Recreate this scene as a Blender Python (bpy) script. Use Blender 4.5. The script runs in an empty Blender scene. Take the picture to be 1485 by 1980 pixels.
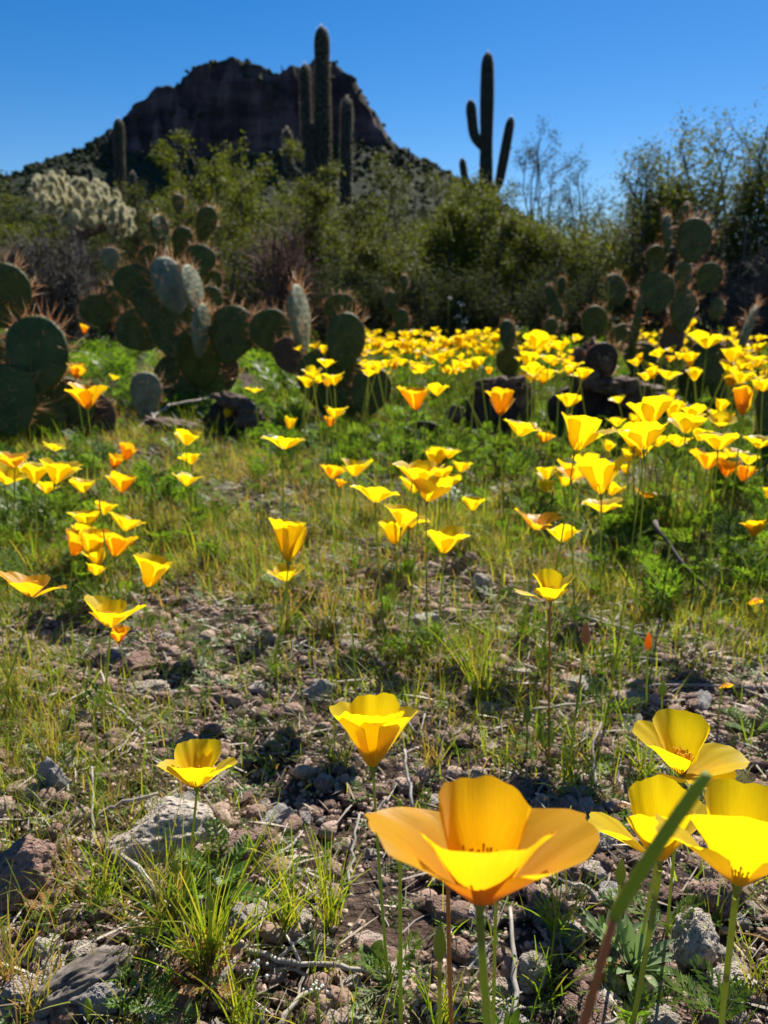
import bpy, math, random
import numpy as np
from mathutils import Vector, Matrix, Quaternion
from mathutils import noise as mnoise
R = math.radians
PI = math.pi
rnd = random.Random(7)
rs = np.random.RandomState(7)
scn = bpy.context.scene
C = scn.collection

# ------------------------------------------------------------------ camera, sky, sun, exposure
CH = 0.36                      # camera height above the soil
PITCH = R(15.0)
FPX = 1496.0                   # focal length in pixels of the 1485 x 1980 photograph
cam = bpy.data.cameras.new('camera')
cam.sensor_fit = 'VERTICAL'; cam.sensor_height = 36.0; cam.sensor_width = 27.0
cam.lens = 36.0 * FPX / 1980.0
cam.clip_start = 0.01; cam.clip_end = 9000
cam.dof.use_dof = True; cam.dof.focus_distance = 0.36; cam.dof.aperture_fstop = 16.5
camo = bpy.data.objects.new('camera', cam); C.objects.link(camo)
camo.location = (0, 0, CH); camo.rotation_euler = (PI/2 - PITCH, 0, 0)
scn.camera = camo

SUN_EL = R(42); SUN_AZ = R(24)     # azimuth measured from the view direction (+Y) towards the right (+X)
world = bpy.data.worlds.new('World'); scn.world = world; world.use_nodes = True
wn = world.node_tree
for n in list(wn.nodes): wn.nodes.remove(n)
sky = wn.nodes.new('ShaderNodeTexSky'); sky.sky_type = 'NISHITA'; sky.sun_disc = False
sky.sun_elevation = SUN_EL; sky.sun_rotation = SUN_AZ
sky.altitude = 900; sky.air_density = 1.0; sky.dust_density = 0.15; sky.ozone_density = 3.0
bg = wn.nodes.new('ShaderNodeBackground'); bg.inputs['Strength'].default_value = 0.058
wo = wn.nodes.new('ShaderNodeOutputWorld')
hs = wn.nodes.new('ShaderNodeHueSaturation'); hs.inputs['Saturation'].default_value = 1.42; hs.inputs['Hue'].default_value = 0.506
wn.links.new(sky.outputs[0], hs.inputs['Color']); wn.links.new(hs.outputs[0], bg.inputs[0]); wn.links.new(bg.outputs[0], wo.inputs[0])
sl = bpy.data.lights.new('sun', 'SUN'); sl.energy = 5.0; sl.angle = R(0.53); sl.color = (1.0, 0.94, 0.84)
so = bpy.data.objects.new('sun', sl); C.objects.link(so)
SUN = Vector((math.sin(SUN_AZ)*math.cos(SUN_EL), math.cos(SUN_AZ)*math.cos(SUN_EL), math.sin(SUN_EL)))
so.rotation_euler = SUN.to_track_quat('Z', 'Y').to_euler(); so.location = (0, 0, 30)
scn.view_settings.view_transform = 'Standard'; scn.view_settings.look = 'None'
scn.view_settings.exposure = 0.88; scn.view_settings.gamma = 1.0
scn.view_settings.use_curve_mapping = False
scn.render.engine = 'CYCLES'
scn.cycles.max_bounces = 7; scn.cycles.diffuse_bounces = 3; scn.cycles.transmission_bounces = 6

# ------------------------------------------------------------------ pixel <-> world
cp, sp = math.cos(PITCH), math.sin(PITCH)
def ray(px, py):
    dx = (px-742.5)/FPX; dy = (990-py)/FPX
    return Vector((dx, cp + dy*sp, -sp + dy*cp))
def at(px, py, Y):
    d = ray(px, py); return Vector((0, 0, CH)) + d*(Y/d.y)
def pscale(p):                       # metres per photograph pixel at p
    return (p[1]*cp + (CH-p[2])*sp)/FPX
def project(x, y, z):
    zc = y*cp + (CH-z)*sp
    return 742.5 + FPX*x/zc, 990 - FPX*(y*sp + (z-CH)*cp)/zc
def gh(x, y):
    x = np.asarray(x, float); y = np.asarray(y, float)
    far = np.clip((np.hypot(x, y)-3)/20, 0, 1)
    z = 0.006*np.sin(8.1*x+1.3)*np.cos(6.3*y+0.4) + 0.004*np.sin(17*x+11*y) + 0.003*np.sin(31*x-23*y+2) + 0.0022*np.cos(47*x+39*y)
    return z + far*0.15*np.sin(0.31*x+0.5)*np.cos(0.23*y)
def gz(x, y): return float(gh(x, y))
def ground_at(px, py):
    d = ray(px, py)
    t = -CH/min(d.z, -0.002); p = Vector((0, 0, CH)) + d*t
    p.z = gz(p.x, p.y); return p

# ------------------------------------------------------------------ helpers
def mesh_from(name, V, F, smooth=False, uv=None, mats=(), midx=None):
    V = np.asarray(V, dtype=np.float32).reshape(-1, 3)
    me = bpy.data.meshes.new(name)
    if isinstance(F, np.ndarray): F = [F]
    F = [np.asarray(f, dtype=np.int32) for f in F if len(f)]
    me.vertices.add(len(V)); me.vertices.foreach_set('co', V.ravel())
    li = np.concatenate([f.ravel() for f in F]); tot = np.concatenate([np.full(len(f), f.shape[1], np.int32) for f in F])
    st = np.concatenate([[0], np.cumsum(tot)[:-1]]).astype(np.int32)
    me.loops.add(len(li)); me.loops.foreach_set('vertex_index', li)
    me.polygons.add(len(tot)); me.polygons.foreach_set('loop_start', st); me.polygons.foreach_set('loop_total', tot)
    if smooth: me.polygons.foreach_set('use_smooth', np.ones(len(tot), bool))
    if midx is not None: me.polygons.foreach_set('material_index', np.asarray(midx, np.int32))
    if uv is not None:
        l = me.uv_layers.new(name='uv'); l.data.foreach_set('uv', np.asarray(uv, np.float32)[li].ravel())
    for m in mats: me.materials.append(m)
    me.update(calc_edges=True); me.validate()
    return me
class MB:
    def __init__(s): s.v = []; s.t = []; s.q = []; s.n = 0
    def add(s, V, F):
        V = np.asarray(V, float).reshape(-1, 3); F = np.asarray(F, int)
        (s.t if F.shape[1] == 3 else s.q).append(F + s.n); s.v.append(V); s.n += len(V)
    def mesh(s, name, mats=(), smooth=False):
        F = []
        if s.t: F.append(np.concatenate(s.t))
        if s.q: F.append(np.concatenate(s.q))
        return mesh_from(name, np.concatenate(s.v), F, smooth, None, mats)
def link(name, me, parent=None, loc=None, rot=None, scale=None):
    o = bpy.data.objects.new(name, me); C.objects.link(o)
    if parent is not None: o.parent = parent
    if loc is not None: o.location = loc
    if rot is not None: o.rotation_euler = rot
    if scale is not None: o.scale = scale if hasattr(scale, '__len__') else (scale,)*3
    return o
def tag(o, label=None, cat=None, group=None, kind=None):
    if label: o['label'] = label
    if cat: o['category'] = cat
    if group: o['group'] = group
    if kind: o['kind'] = kind
    return o
def thing(name, label, cat, loc=(0, 0, 0), group=None):
    o = bpy.data.objects.new(name, None); C.objects.link(o); o.location = loc; o.empty_display_size = 0.02
    return tag(o, label, cat, group)
def rotz(a):
    c, s = np.cos(a), np.sin(a); z = np.zeros_like(c); o = np.ones_like(c)
    return np.stack([np.stack([c, -s, z], -1), np.stack([s, c, z], -1), np.stack([z, z, o], -1)], -2)
def rotx(a):
    c, s = np.cos(a), np.sin(a); z = np.zeros_like(c); o = np.ones_like(c)
    return np.stack([np.stack([o, z, z], -1), np.stack([z, c, -s], -1), np.stack([z, s, c], -1)], -2)
def scatter(templates, which, M, T):
    """copy small templates (V,F) to many places: M (N,3,3), T (N,3) -> V, [tri,quad]"""
    VV = []; tri = []; quad = []; off = 0
    for k, (v, f) in enumerate(templates):
        idx = np.where(which == k)[0]
        if not len(idx): continue
        P = np.einsum('nij,vj->nvi', M[idx], v) + T[idx][:, None, :]
        FF = (f[None] + (np.arange(len(idx))*len(v))[:, None, None] + off).reshape(-1, f.shape[1])
        VV.append(P.reshape(-1, 3)); off += len(idx)*len(v)
        (tri if f.shape[1] == 3 else quad).append(FF)
    F = []
    if tri: F.append(np.concatenate(tri))
    if quad: F.append(np.concatenate(quad))
    return np.concatenate(VV), F
def tube(P, rad, sides=6, cap=True):
    P = [Vector(p) for p in P]; n = len(P); V = []; F = []
    if not hasattr(rad, '__len__'): rad = [rad]*n
    a = None
    for i in range(n):
        t = (P[min(i+1, n-1)] - P[max(i-1, 0)]).normalized()
        if a is None: a = t.orthogonal().normalized()
        else: a = (a - t*a.dot(t)); a = a.normalized() if a.length > 1e-6 else t.orthogonal().normalized()
        b = t.cross(a)
        for k in range(sides):
            th = 2*PI*k/sides; V.append(P[i] + (a*math.cos(th)+b*math.sin(th))*rad[i])
    for i in range(n-1):
        for k in range(sides):
            k2 = (k+1) % sides; F.append((i*sides+k, i*sides+k2, (i+1)*sides+k2, (i+1)*sides+k))
    if cap:
        for e, i in ((0, 0), (1, n-1)):
            V.append(P[i]); c = len(V)-1
            for k in range(sides):
                k2 = (k+1) % sides
                F.append((c, i*sides+k2, i*sides+k, c) if e == 0 else (c, i*sides+k, i*sides+k2, c))
    V = np.array([tuple(v) for v in V])
    q = [f for f in F if f[0] != f[3]]; t = [f[:3] for f in F if f[0] == f[3]]
    return V, np.array(q, int), np.array(t, int).reshape(-1, 3)
def add_tube(mb, P, rad, sides=6, cap=True):
    V, q, t = tube(P, rad, sides, cap)
    n0 = mb.n; mb.add(V, q)
    if len(t): mb.t.append(t + n0)
def add_ribbon(mb, P, wid):
    P = [Vector(p) for p in P]; d = (P[-1]-P[0]).normalized(); s = d.orthogonal().normalized(); s = Quaternion(d, rnd.uniform(0, 6.28)) @ s; V = []
    for p, w in zip(P, wid): V += [tuple(p-s*w), tuple(p+s*w)]
    mb.add(V, [(2*i, 2*i+1, 2*i+3, 2*i+2) for i in range(len(P)-1)])
def bez(a, b, c, n=8):
    a, b, c = Vector(a), Vector(b), Vector(c)
    return [a*(1-t)**2 + b*2*t*(1-t) + c*t*t for t in [i/n for i in range(n+1)]]
def ico(sub):
    import bmesh
    bm = bmesh.new(); bmesh.ops.create_icosphere(bm, subdivisions=sub, radius=1.0)
    V = np.array([v.co[:] for v in bm.verts]); F = np.array([[v.index for v in f.verts] for f in bm.faces]); bm.free()
    return V, F
def bilin(grid, xs, ys, px, py):
    grid = np.asarray(grid, float)
    fx = np.interp(px, xs, np.arange(len(xs))); fy = np.interp(py, ys, np.arange(len(ys)))
    i = np.clip(fy.astype(int), 0, len(ys)-2); j = np.clip(fx.astype(int), 0, len(xs)-2)
    a = fy-i; b = fx-j
    return grid[i, j]*(1-a)*(1-b)+grid[i+1, j]*a*(1-b)+grid[i, j+1]*(1-a)*b+grid[i+1, j+1]*a*b

# ------------------------------------------------------------------ materials
class NT:
    def __init__(s, name):
        s.m = bpy.data.materials.new(name); s.m.use_nodes = True; s.t = s.m.node_tree
        for n in list(s.t.nodes): s.t.nodes.remove(n)
        s.out = s.t.nodes.new('ShaderNodeOutputMaterial')
    def n(s, typ, ins=None, **kw):
        nd = s.t.nodes.new(typ)
        for k, v in kw.items(): setattr(nd, k, v)
        for k, v in (ins or {}).items():
            if isinstance(v, bpy.types.NodeSocket): s.t.links.new(v, nd.inputs[k])
            else: nd.inputs[k].default_value = v
        return nd
    def ramp(s, fac, stops):
        r = s.t.nodes.new('ShaderNodeValToRGB'); s.t.links.new(fac, r.inputs[0])
        e = r.color_ramp.elements
        while len(e) < len(stops): e.new(0.5)
        for i, (p, c) in enumerate(stops): e[i].position = p; e[i].color = (*c, 1)
        return r.outputs[0]
    def mix(s, fac, a, b, mode='MIX'):
        nd = s.t.nodes.new('ShaderNodeMix'); nd.data_type = 'RGBA'; nd.blend_type = mode
        for i, v in ((0, fac), (6, a), (7, b)):
            if isinstance(v, bpy.types.NodeSocket): s.t.links.new(v, nd.inputs[i])
            else: nd.inputs[i].default_value = v if i == 0 else (*v, 1)
        return nd.outputs[2]
    def coord(s): return s.n('ShaderNodeTexCoord').outputs['Object']
    def noise(s, vec, scale, detail=4, rough=0.6):
        return s.n('ShaderNodeTexNoise', {'Vector': vec, 'Scale': scale, 'Detail': detail, 'Roughness': rough}).outputs['Fac']
    def bump(s, h, strength, dist):
        return s.n('ShaderNodeBump', {'Height': h, 'Strength': strength, 'Distance': dist}).outputs['Normal']
    def surf(s, sock): s.t.links.new(sock, s.out.inputs['Surface']); return s.m

def mat_leaf(name, cols, trans=0.45, rough=0.5, spec=0.25, tint=None, posscale=6.0):
    t = NT(name); g = t.n('ShaderNodeNewGeometry')
    no = t.noise(g.outputs['Position'], posscale, 2)
    f = t.n('ShaderNodeMath', {0: g.outputs['Random Per Island'], 1: no}, operation='ADD').outputs[0]
    f = t.n('ShaderNodeMath', {0: f, 1: 0.62}, operation='MULTIPLY').outputs[0]
    st = [(i/(len(cols)-1)*0.75+0.1, c) for i, c in enumerate(cols)]
    c = t.ramp(f, st)
    p = t.n('ShaderNodeBsdfPrincipled', {'Base Color': c, 'Roughness': rough, 'Specular IOR Level': spec})
    tc = t.mix(1.0, c, tint or (1.9, 1.8, 0.8), 'MULTIPLY')
    tr = t.n('ShaderNodeBsdfTranslucent', {'Color': tc})
    return t.surf(t.n('ShaderNodeMixShader', {0: trans, 1: p.outputs[0], 2: tr.outputs[0]}).outputs[0])
def mat_plain(name, cols, rough=0.7, scale=30, bump=0.3, bdist=0.001, spec=0.3, island=False, trans=0.0):
    t = NT(name); co = t.coord(); no = t.noise(co, scale, 5)
    f = no
    if island:
        g = t.n('ShaderNodeNewGeometry')
        f = t.n('ShaderNodeMath', {0: no, 1: g.outputs['Random Per Island']}, operation='ADD').outputs[0]
        f = t.n('ShaderNodeMath', {0: f, 1: 0.5}, operation='MULTIPLY').outputs[0]
    c = t.ramp(f, [(0.25+0.5*i/(len(cols)-1), k) for i, k in enumerate(cols)])
    p = t.n('ShaderNodeBsdfPrincipled', {'Base Color': c, 'Roughness': rough, 'Specular IOR Level': spec, 'Normal': t.bump(no, bump, bdist)})
    if trans:
        tr = t.n('ShaderNodeBsdfTranslucent', {'Color': c})
        return t.surf(t.n('ShaderNodeMixShader', {0: trans, 1: p.outputs[0], 2: tr.outputs[0]}).outputs[0])
    return t.surf(p.outputs[0])
def mat_petal(name, tip, base):
    t = NT(name); uv = t.n('ShaderNodeTexCoord').outputs['UV']
    sep = t.n('ShaderNodeSeparateXYZ', {0: uv})
    mp = t.n('ShaderNodeMapping', {'Vector': uv, 'Scale': (26.0, 1.2, 1.0)}).outputs[0]
    st = t.noise(mp, 2.0, 4, 0.7)
    c = t.ramp(sep.outputs['Y'], [(0.0, base), (0.42, tuple(b*0.45+a*0.55 for a, b in zip(tip, base))), (0.8, tip)])
    c = t.mix(t.n('ShaderNodeMapRange', {0: st, 1: 0.35, 2: 0.75, 3: 0.0, 4: 0.5}).outputs[0], c, tuple(b*0.9 for b in base))
    nb = t.bump(st, 0.35, 0.0006)
    d = t.n('ShaderNodeBsdfPrincipled', {'Base Color': c, 'Roughness': 0.42, 'Specular IOR Level': 0.35, 'Sheen Weight': 0.15, 'Normal': nb})
    tr = t.n('ShaderNodeBsdfTranslucent', {'Color': t.mix(0.28, c, (1.0, 0.84, 0.01)), 'Normal': nb})
    return t.surf(t.n('ShaderNodeMixShader', {0: 0.62, 1: d.outputs[0], 2: tr.outputs[0]}).outputs[0])
def mat_rock(name, cols, scale=40, pit=90, bd=0.004, lichen=None):
    t = NT(name); co = t.coord()
    oi = t.n('ShaderNodeObjectInfo').outputs['Random']
    g = t.n('ShaderNodeNewGeometry').outputs['Random Per Island']
    no = t.noise(co, scale, 8, 0.65); n2 = t.noise(co, scale*6, 3)
    f = t.n('ShaderNodeMath', {0: no, 1: t.n('ShaderNodeMath', {0: g, 1: oi}, operation='ADD').outputs[0]}, operation='ADD').outputs[0]
    f = t.n('ShaderNodeMath', {0: f, 1: 0.4}, operation='MULTIPLY').outputs[0]
    c = t.ramp(f, [(0.15+0.6*i/(len(cols)-1), k) for i, k in enumerate(cols)])
    c = t.mix(t.n('ShaderNodeMapRange', {0: n2, 1: 0.5, 2: 0.75, 3: 0.0, 4: 0.6}).outputs[0], c, (0.46, 0.37, 0.30))
    vo = t.n('ShaderNodeTexVoronoi', {'Vector': co, 'Scale': pit, 'Randomness': 1.0})
    ph = t.n('ShaderNodeMapRange', {0: vo.outputs['Distance'], 1: 0.05, 2: 0.4, 3: 0.0, 4: 1.0}).outputs[0]
    h = t.n('ShaderNodeMath', {0: ph, 1: n2}, operation='ADD').outputs[0]
    h = t.n('ShaderNodeMath', {0: h, 1: no}, operation='ADD').outputs[0]
    p = t.n('ShaderNodeBsdfPrincipled', {'Base Color': c, 'Roughness': 0.9, 'Specular IOR Level': 0.2, 'Normal': t.bump(h, 0.9, bd)})
    return t.surf(p.outputs[0])

PET = [mat_petal('petal_yellow', (0.95, 0.71, 0.004), (0.94, 0.57, 0.002)),
       mat_petal('petal_deep_yellow', (0.95, 0.50, 0.004), (0.92, 0.32, 0.002)),
       mat_petal('petal_orange', (0.93, 0.42, 0.006), (0.88, 0.22, 0.003))]
M_stem = mat_leaf('stem_green', [(0.16, 0.24, 0.045), (0.22, 0.31, 0.06), (0.30, 0.33, 0.07)], 0.4, 0.45, 0.4)
M_stem_red = mat_leaf('stem_reddish', [(0.32, 0.15, 0.07), (0.38, 0.22, 0.08)], 0.35, 0.5, 0.4, (1.3, 1.1, 0.8))
M_pod = mat_leaf('seed_pod_green', [(0.13, 0.20, 0.03), (0.18, 0.26, 0.04), (0.24, 0.27, 0.05)], 0.4, 0.4, 0.4)
M_stamen = mat_plain('stamen_orange', [(0.85, 0.42, 0.01), (0.9, 0.55, 0.02)], 0.6, 200, 0, 0.001, trans=0.3)
M_grass = mat_leaf('grass_green', [(0.05, 0.11, 0.010), (0.11, 0.185, 0.014), (0.19, 0.26, 0.020), (0.34, 0.30, 0.04)], 0.5, 0.45, 0.3, (1.7, 1.7, 0.8), 9)
M_grass_y = mat_leaf('grass_yellowing', [(0.06, 0.11, 0.012), (0.12, 0.175, 0.018), (0.21, 0.24, 0.03), (0.34, 0.29, 0.06), (0.40, 0.22, 0.08)], 0.45, 0.5, 0.3, (1.5, 1.5, 0.9), 12)
M_fern = mat_leaf('poppy_leaf_green', [(0.035, 0.078, 0.010), (0.075, 0.140, 0.015), (0.15, 0.22, 0.026)], 0.45, 0.5, 0.35, (1.7, 1.8, 0.8), 3)
M_filaree = mat_leaf('filaree_leaf_green', [(0.045, 0.11, 0.018), (0.085, 0.17, 0.024), (0.14, 0.23, 0.03)], 0.45, 0.45, 0.35)
M_graygreen = mat_leaf('lupine_leaf_greygreen', [(0.16, 0.24, 0.11), (0.23, 0.31, 0.15)], 0.4, 0.6, 0.3, (1.4, 1.5, 0.9))
M_dryleaf = mat_leaf('dry_orange_leaf', [(0.45, 0.18, 0.05), (0.5, 0.26, 0.09), (0.42, 0.34, 0.2)], 0.4, 0.6, 0.2, (1.3, 1.1, 0.8))
M_straw = mat_plain('weathered_straw', [(0.12, 0.09, 0.06), (0.3, 0.25, 0.19), (0.5, 0.46, 0.4)], 0.85, 60, 0.4, 0.0006, island=True)
M_stick = mat_plain('bleached_wood', [(0.14, 0.11, 0.085), (0.34, 0.30, 0.25), (0.55, 0.51, 0.46)], 0.85, 70, 0.6, 0.0008)
M_wood = mat_plain('weathered_grey_wood', [(0.05, 0.04, 0.034), (0.16, 0.135, 0.115), (0.32, 0.28, 0.24)], 0.9, 90, 0.8, 0.0012)
M_peb = mat_rock('pebble_volcanic', [(0.065, 0.038, 0.028), (0.15, 0.092, 0.066), (0.28, 0.185, 0.138), (0.46, 0.345, 0.27)], 60, 260, 0.0015)
M_rock = mat_rock('rock_tan_pitted', [(0.15, 0.10, 0.075), (0.30, 0.215, 0.16), (0.40, 0.31, 0.24), (0.46, 0.40, 0.33)], 1.6, 6, 0.004)
M_rock_red = mat_rock('rock_reddish', [(0.11, 0.06, 0.05), (0.20, 0.115, 0.09), (0.30, 0.19, 0.15)], 1.6, 5.5, 0.005)
M_rock_gray = mat_rock('rock_grey', [(0.17, 0.15, 0.145), (0.28, 0.26, 0.25), (0.42, 0.40, 0.38)], 2, 8, 0.003)
M_pebu = mat_rock('stone_volcanic', [(0.13, 0.09, 0.07), (0.24, 0.17, 0.135), (0.36, 0.27, 0.22), (0.40, 0.34, 0.30)], 1.5, 4, 0.002)
M_joint = mat_leaf('cholla_joint_skin', [(0.16, 0.17, 0.09), (0.24, 0.24, 0.13)], 0.1, 0.7, 0.2)

def mat_soil():
    t = NT('desert_soil'); co = t.coord()
    a = t.noise(co, 60, 8, 0.7); b = t.noise(co, 5, 3); c = t.noise(co, 400, 3)
    vo = t.n('ShaderNodeTexVoronoi', {'Vector': co, 'Scale': 160.0})
    col = t.ramp(a, [(0.3, (0.028, 0.019, 0.015)), (0.5, (0.07, 0.048, 0.036)), (0.7, (0.18, 0.13, 0.10))])
    col = t.mix(t.n('ShaderNodeMapRange', {0: b, 1: 0.45, 2: 0.7, 3: 0, 4: 0.45}).outputs[0], col, (0.14, 0.085, 0.062))
    h = t.n('ShaderNodeMath', {0: t.n('ShaderNodeMath', {0: a, 1: c}, operation='ADD').outputs[0], 1: vo.outputs['Distance']}, operation='ADD').outputs[0]
    p = t.n('ShaderNodeBsdfPrincipled', {'Base Color': col, 'Roughness': 0.95, 'Specular IOR Level': 0.15, 'Normal': t.bump(h, 1.0, 0.004)})
    return t.surf(p.outputs[0])
def mat_hill():
    t = NT('hill_rock'); co = t.coord()
    mp = t.n('ShaderNodeMapping', {'Vector': co, 'Scale': (0.12, 0.12, 0.03)}).outputs[0]
    strata = t.n('ShaderNodeMapping', {'Vector': co, 'Scale': (0.03, 0.03, 0.12)}).outputs[0]
    a = t.noise(mp, 1.0, 8, 0.7); b = t.noise(strata, 1.0, 5, 0.6); n3 = t.noise(co, 0.25, 6, 0.7)
    f = t.n('ShaderNodeMath', {0: t.n('ShaderNodeMath', {0: a, 1: b}, operation='ADD').outputs[0], 1: 0.5}, operation='MULTIPLY').outputs[0]
    cliff = t.ramp(f, [(0.38, (0.035, 0.027, 0.028)), (0.5, (0.085, 0.062, 0.062)), (0.62, (0.19, 0.145, 0.14))])  # rock tones lifted and less red, mild distance haze put into the colour
    slope = t.ramp(n3, [(0.38, (0.024, 0.036, 0.018)), (0.52, (0.040, 0.052, 0.027)), (0.68, (0.065, 0.066, 0.042))])
    g = t.n('ShaderNodeNewGeometry'); nz = t.n('ShaderNodeSeparateXYZ', {0: g.outputs['Normal']}).outputs['Z']
    fac = t.n('ShaderNodeMapRange', {0: nz, 1: 0.45, 2: 0.72, 3: 0.0, 4: 1.0}).outputs[0]
    c = t.mix(fac, cliff, slope)
    p = t.n('ShaderNodeBsdfPrincipled', {'Base Color': c, 'Roughness': 0.95, 'Specular IOR Level': 0.1, 'Normal': t.bump(t.n('ShaderNodeMath', {0: a, 1: n3}, operation='ADD').outputs[0], 1.0, 2.5)})
    return t.surf(p.outputs[0])
def mat_pad(name, cols, dead=False):
    t = NT(name); co = t.coord()
    no = t.noise(co, 3.5, 6, 0.65); n2 = t.noise(co, 25, 4)
    vo = t.n('ShaderNodeTexVoronoi', {'Vector': co, 'Scale': 10.0, 'Randomness': 0.35})
    c = t.ramp(no, [(0.3+0.4*i/(len(cols)-1), k) for i, k in enumerate(cols)])
    dot = t.n('ShaderNodeMapRange', {0: vo.outputs['Distance'], 1: 0.06, 2: 0.14, 3: 0.8, 4: 0.0}).outputs[0]
    c = t.mix(dot, c, (0.05, 0.035, 0.02))
    p = t.n('ShaderNodeBsdfPrincipled', {'Base Color': c, 'Roughness': 0.6, 'Specular IOR Level': 0.3, 'Normal': t.bump(t.n('ShaderNodeMath', {0: n2, 1: vo.outputs['Distance']}, operation='ADD').outputs[0], 0.6, 0.004)})
    if not dead:
        n5 = t.noise(co, 2.2, 5, 0.75); sc_ = t.n('ShaderNodeMapRange', {0: n5, 1: 0.60, 2: 0.70, 3: 0.0, 4: 0.75}).outputs[0]
        t.t.links.new(t.mix(sc_, c, (0.16, 0.115, 0.065)), p.inputs['Base Color'])
        tr = t.n('ShaderNodeBsdfTranslucent', {'Color': (0.12, 0.22, 0.03, 1)})
        return t.surf(t.n('ShaderNodeMixShader', {0: 0.04, 1: p.outputs[0], 2: tr.outputs[0]}).outputs[0])
    return t.surf(p.outputs[0])
M_soil = mat_soil(); M_hill = mat_hill()
M_pad = mat_pad('prickly_pear_green', [(0.036, 0.052, 0.010), (0.066, 0.086, 0.016), (0.12, 0.135, 0.03)])
M_pad_pale = mat_pad('prickly_pear_greyish', [(0.10, 0.12, 0.06), (0.18, 0.20, 0.11), (0.30, 0.29, 0.18)])
M_dead = mat_pad('dead_pad_black', [(0.010, 0.009, 0.007), (0.022, 0.016, 0.012), (0.05, 0.032, 0.022)], True)
M_bark = mat_plain('dead_pad_bark', [(0.05, 0.032, 0.022), (0.12, 0.08, 0.058), (0.25, 0.19, 0.15)], 0.95, 30, 1.0, 0.01)
M_spine = mat_plain('cactus_spine_amber', [(0.62, 0.25, 0.06), (0.80, 0.42, 0.13), (0.85, 0.60, 0.34)], 0.4, 30, 0, 0.001, 0.5, True, 0.4)
M_spine_w = mat_plain('cactus_spine_pale', [(0.55, 0.48, 0.36), (0.75, 0.70, 0.58)], 0.4, 30, 0, 0.001, 0.5, True, 0.4)
M_spine_ch = mat_plain('cholla_spine_straw', [(0.55, 0.50, 0.30), (0.74, 0.70, 0.48)], 0.4, 30, 0, 0.001, 0.5, True, 0.45)
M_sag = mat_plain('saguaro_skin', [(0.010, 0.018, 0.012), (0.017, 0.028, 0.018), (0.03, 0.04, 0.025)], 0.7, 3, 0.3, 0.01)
M_twig = mat_plain('twig_grey', [(0.05, 0.042, 0.035), (0.10, 0.085, 0.07), (0.17, 0.15, 0.13)], 0.9, 20, 0.3, 0.003)
M_twig_br = mat_plain('twig_brown', [(0.07, 0.04, 0.028), (0.15, 0.085, 0.06), (0.24, 0.15, 0.11)], 0.9, 20, 0.3, 0.003)
M_creo = mat_leaf('creosote_leaf', [(0.035, 0.052, 0.012), (0.070, 0.088, 0.017), (0.13, 0.145, 0.028)], 0.35, 0.6, 0.12, (1.5, 1.4, 0.7), 2.0)
M_creo_d = mat_leaf('shrub_leaf_dark', [(0.022, 0.036, 0.016), (0.042, 0.058, 0.022), (0.08, 0.09, 0.034)], 0.25, 0.8, 0.03, (1.4, 1.4, 0.8), 2.0)
M_creo_b = mat_leaf('shrub_leaf_bright', [(0.036, 0.052, 0.009), (0.07, 0.095, 0.014), (0.13, 0.15, 0.02)], 0.38, 0.6, 0.12, (1.6, 1.5, 0.7), 2.0)
M_scrub = mat_leaf('hillside_scrub_leaf', [(0.030, 0.045, 0.022), (0.05, 0.068, 0.032), (0.08, 0.09, 0.045)], 0.35, 0.8, 0.1, None, 0.05)
M_white = mat_plain('small_white_petal', [(0.75, 0.76, 0.7), (0.85, 0.85, 0.8)], 0.6, 30, 0, 0.001, trans=0.3)

# ------------------------------------------------------------------ ground sheet
def ground():
    tx = np.linspace(-1, 1, 321); X = 0.55*np.sinh(tx*9.35); ty = np.linspace(-1, 1, 421)
    Y = 0.55*np.sinh(ty*9.35)+0.7
    gx, gy = np.meshgrid(X, Y); zz = gh(gx, gy)
    near = np.exp(-(np.hypot(gx, gy-0.6)/2.5)**2)
    zz = zz + near*rs.normal(0, 0.0012, gx.shape) - np.clip(np.hypot(gx, gy)-900, 0, None)*0.004
    V = np.stack([gx, gy, zz], -1).reshape(-1, 3)
    nx = len(X); i, j = np.meshgrid(np.arange(len(Y)-1), np.arange(nx-1), indexing='ij')
    a = (i*nx+j).ravel(); F = np.stack([a, a+1, a+nx+1, a+nx], -1)
    tag(link('ground', mesh_from('ground', V, F, True, None, [M_soil])), 'brown gravelly desert soil running back to the foot of the hill', None, None, 'structure')
ground()

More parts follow.
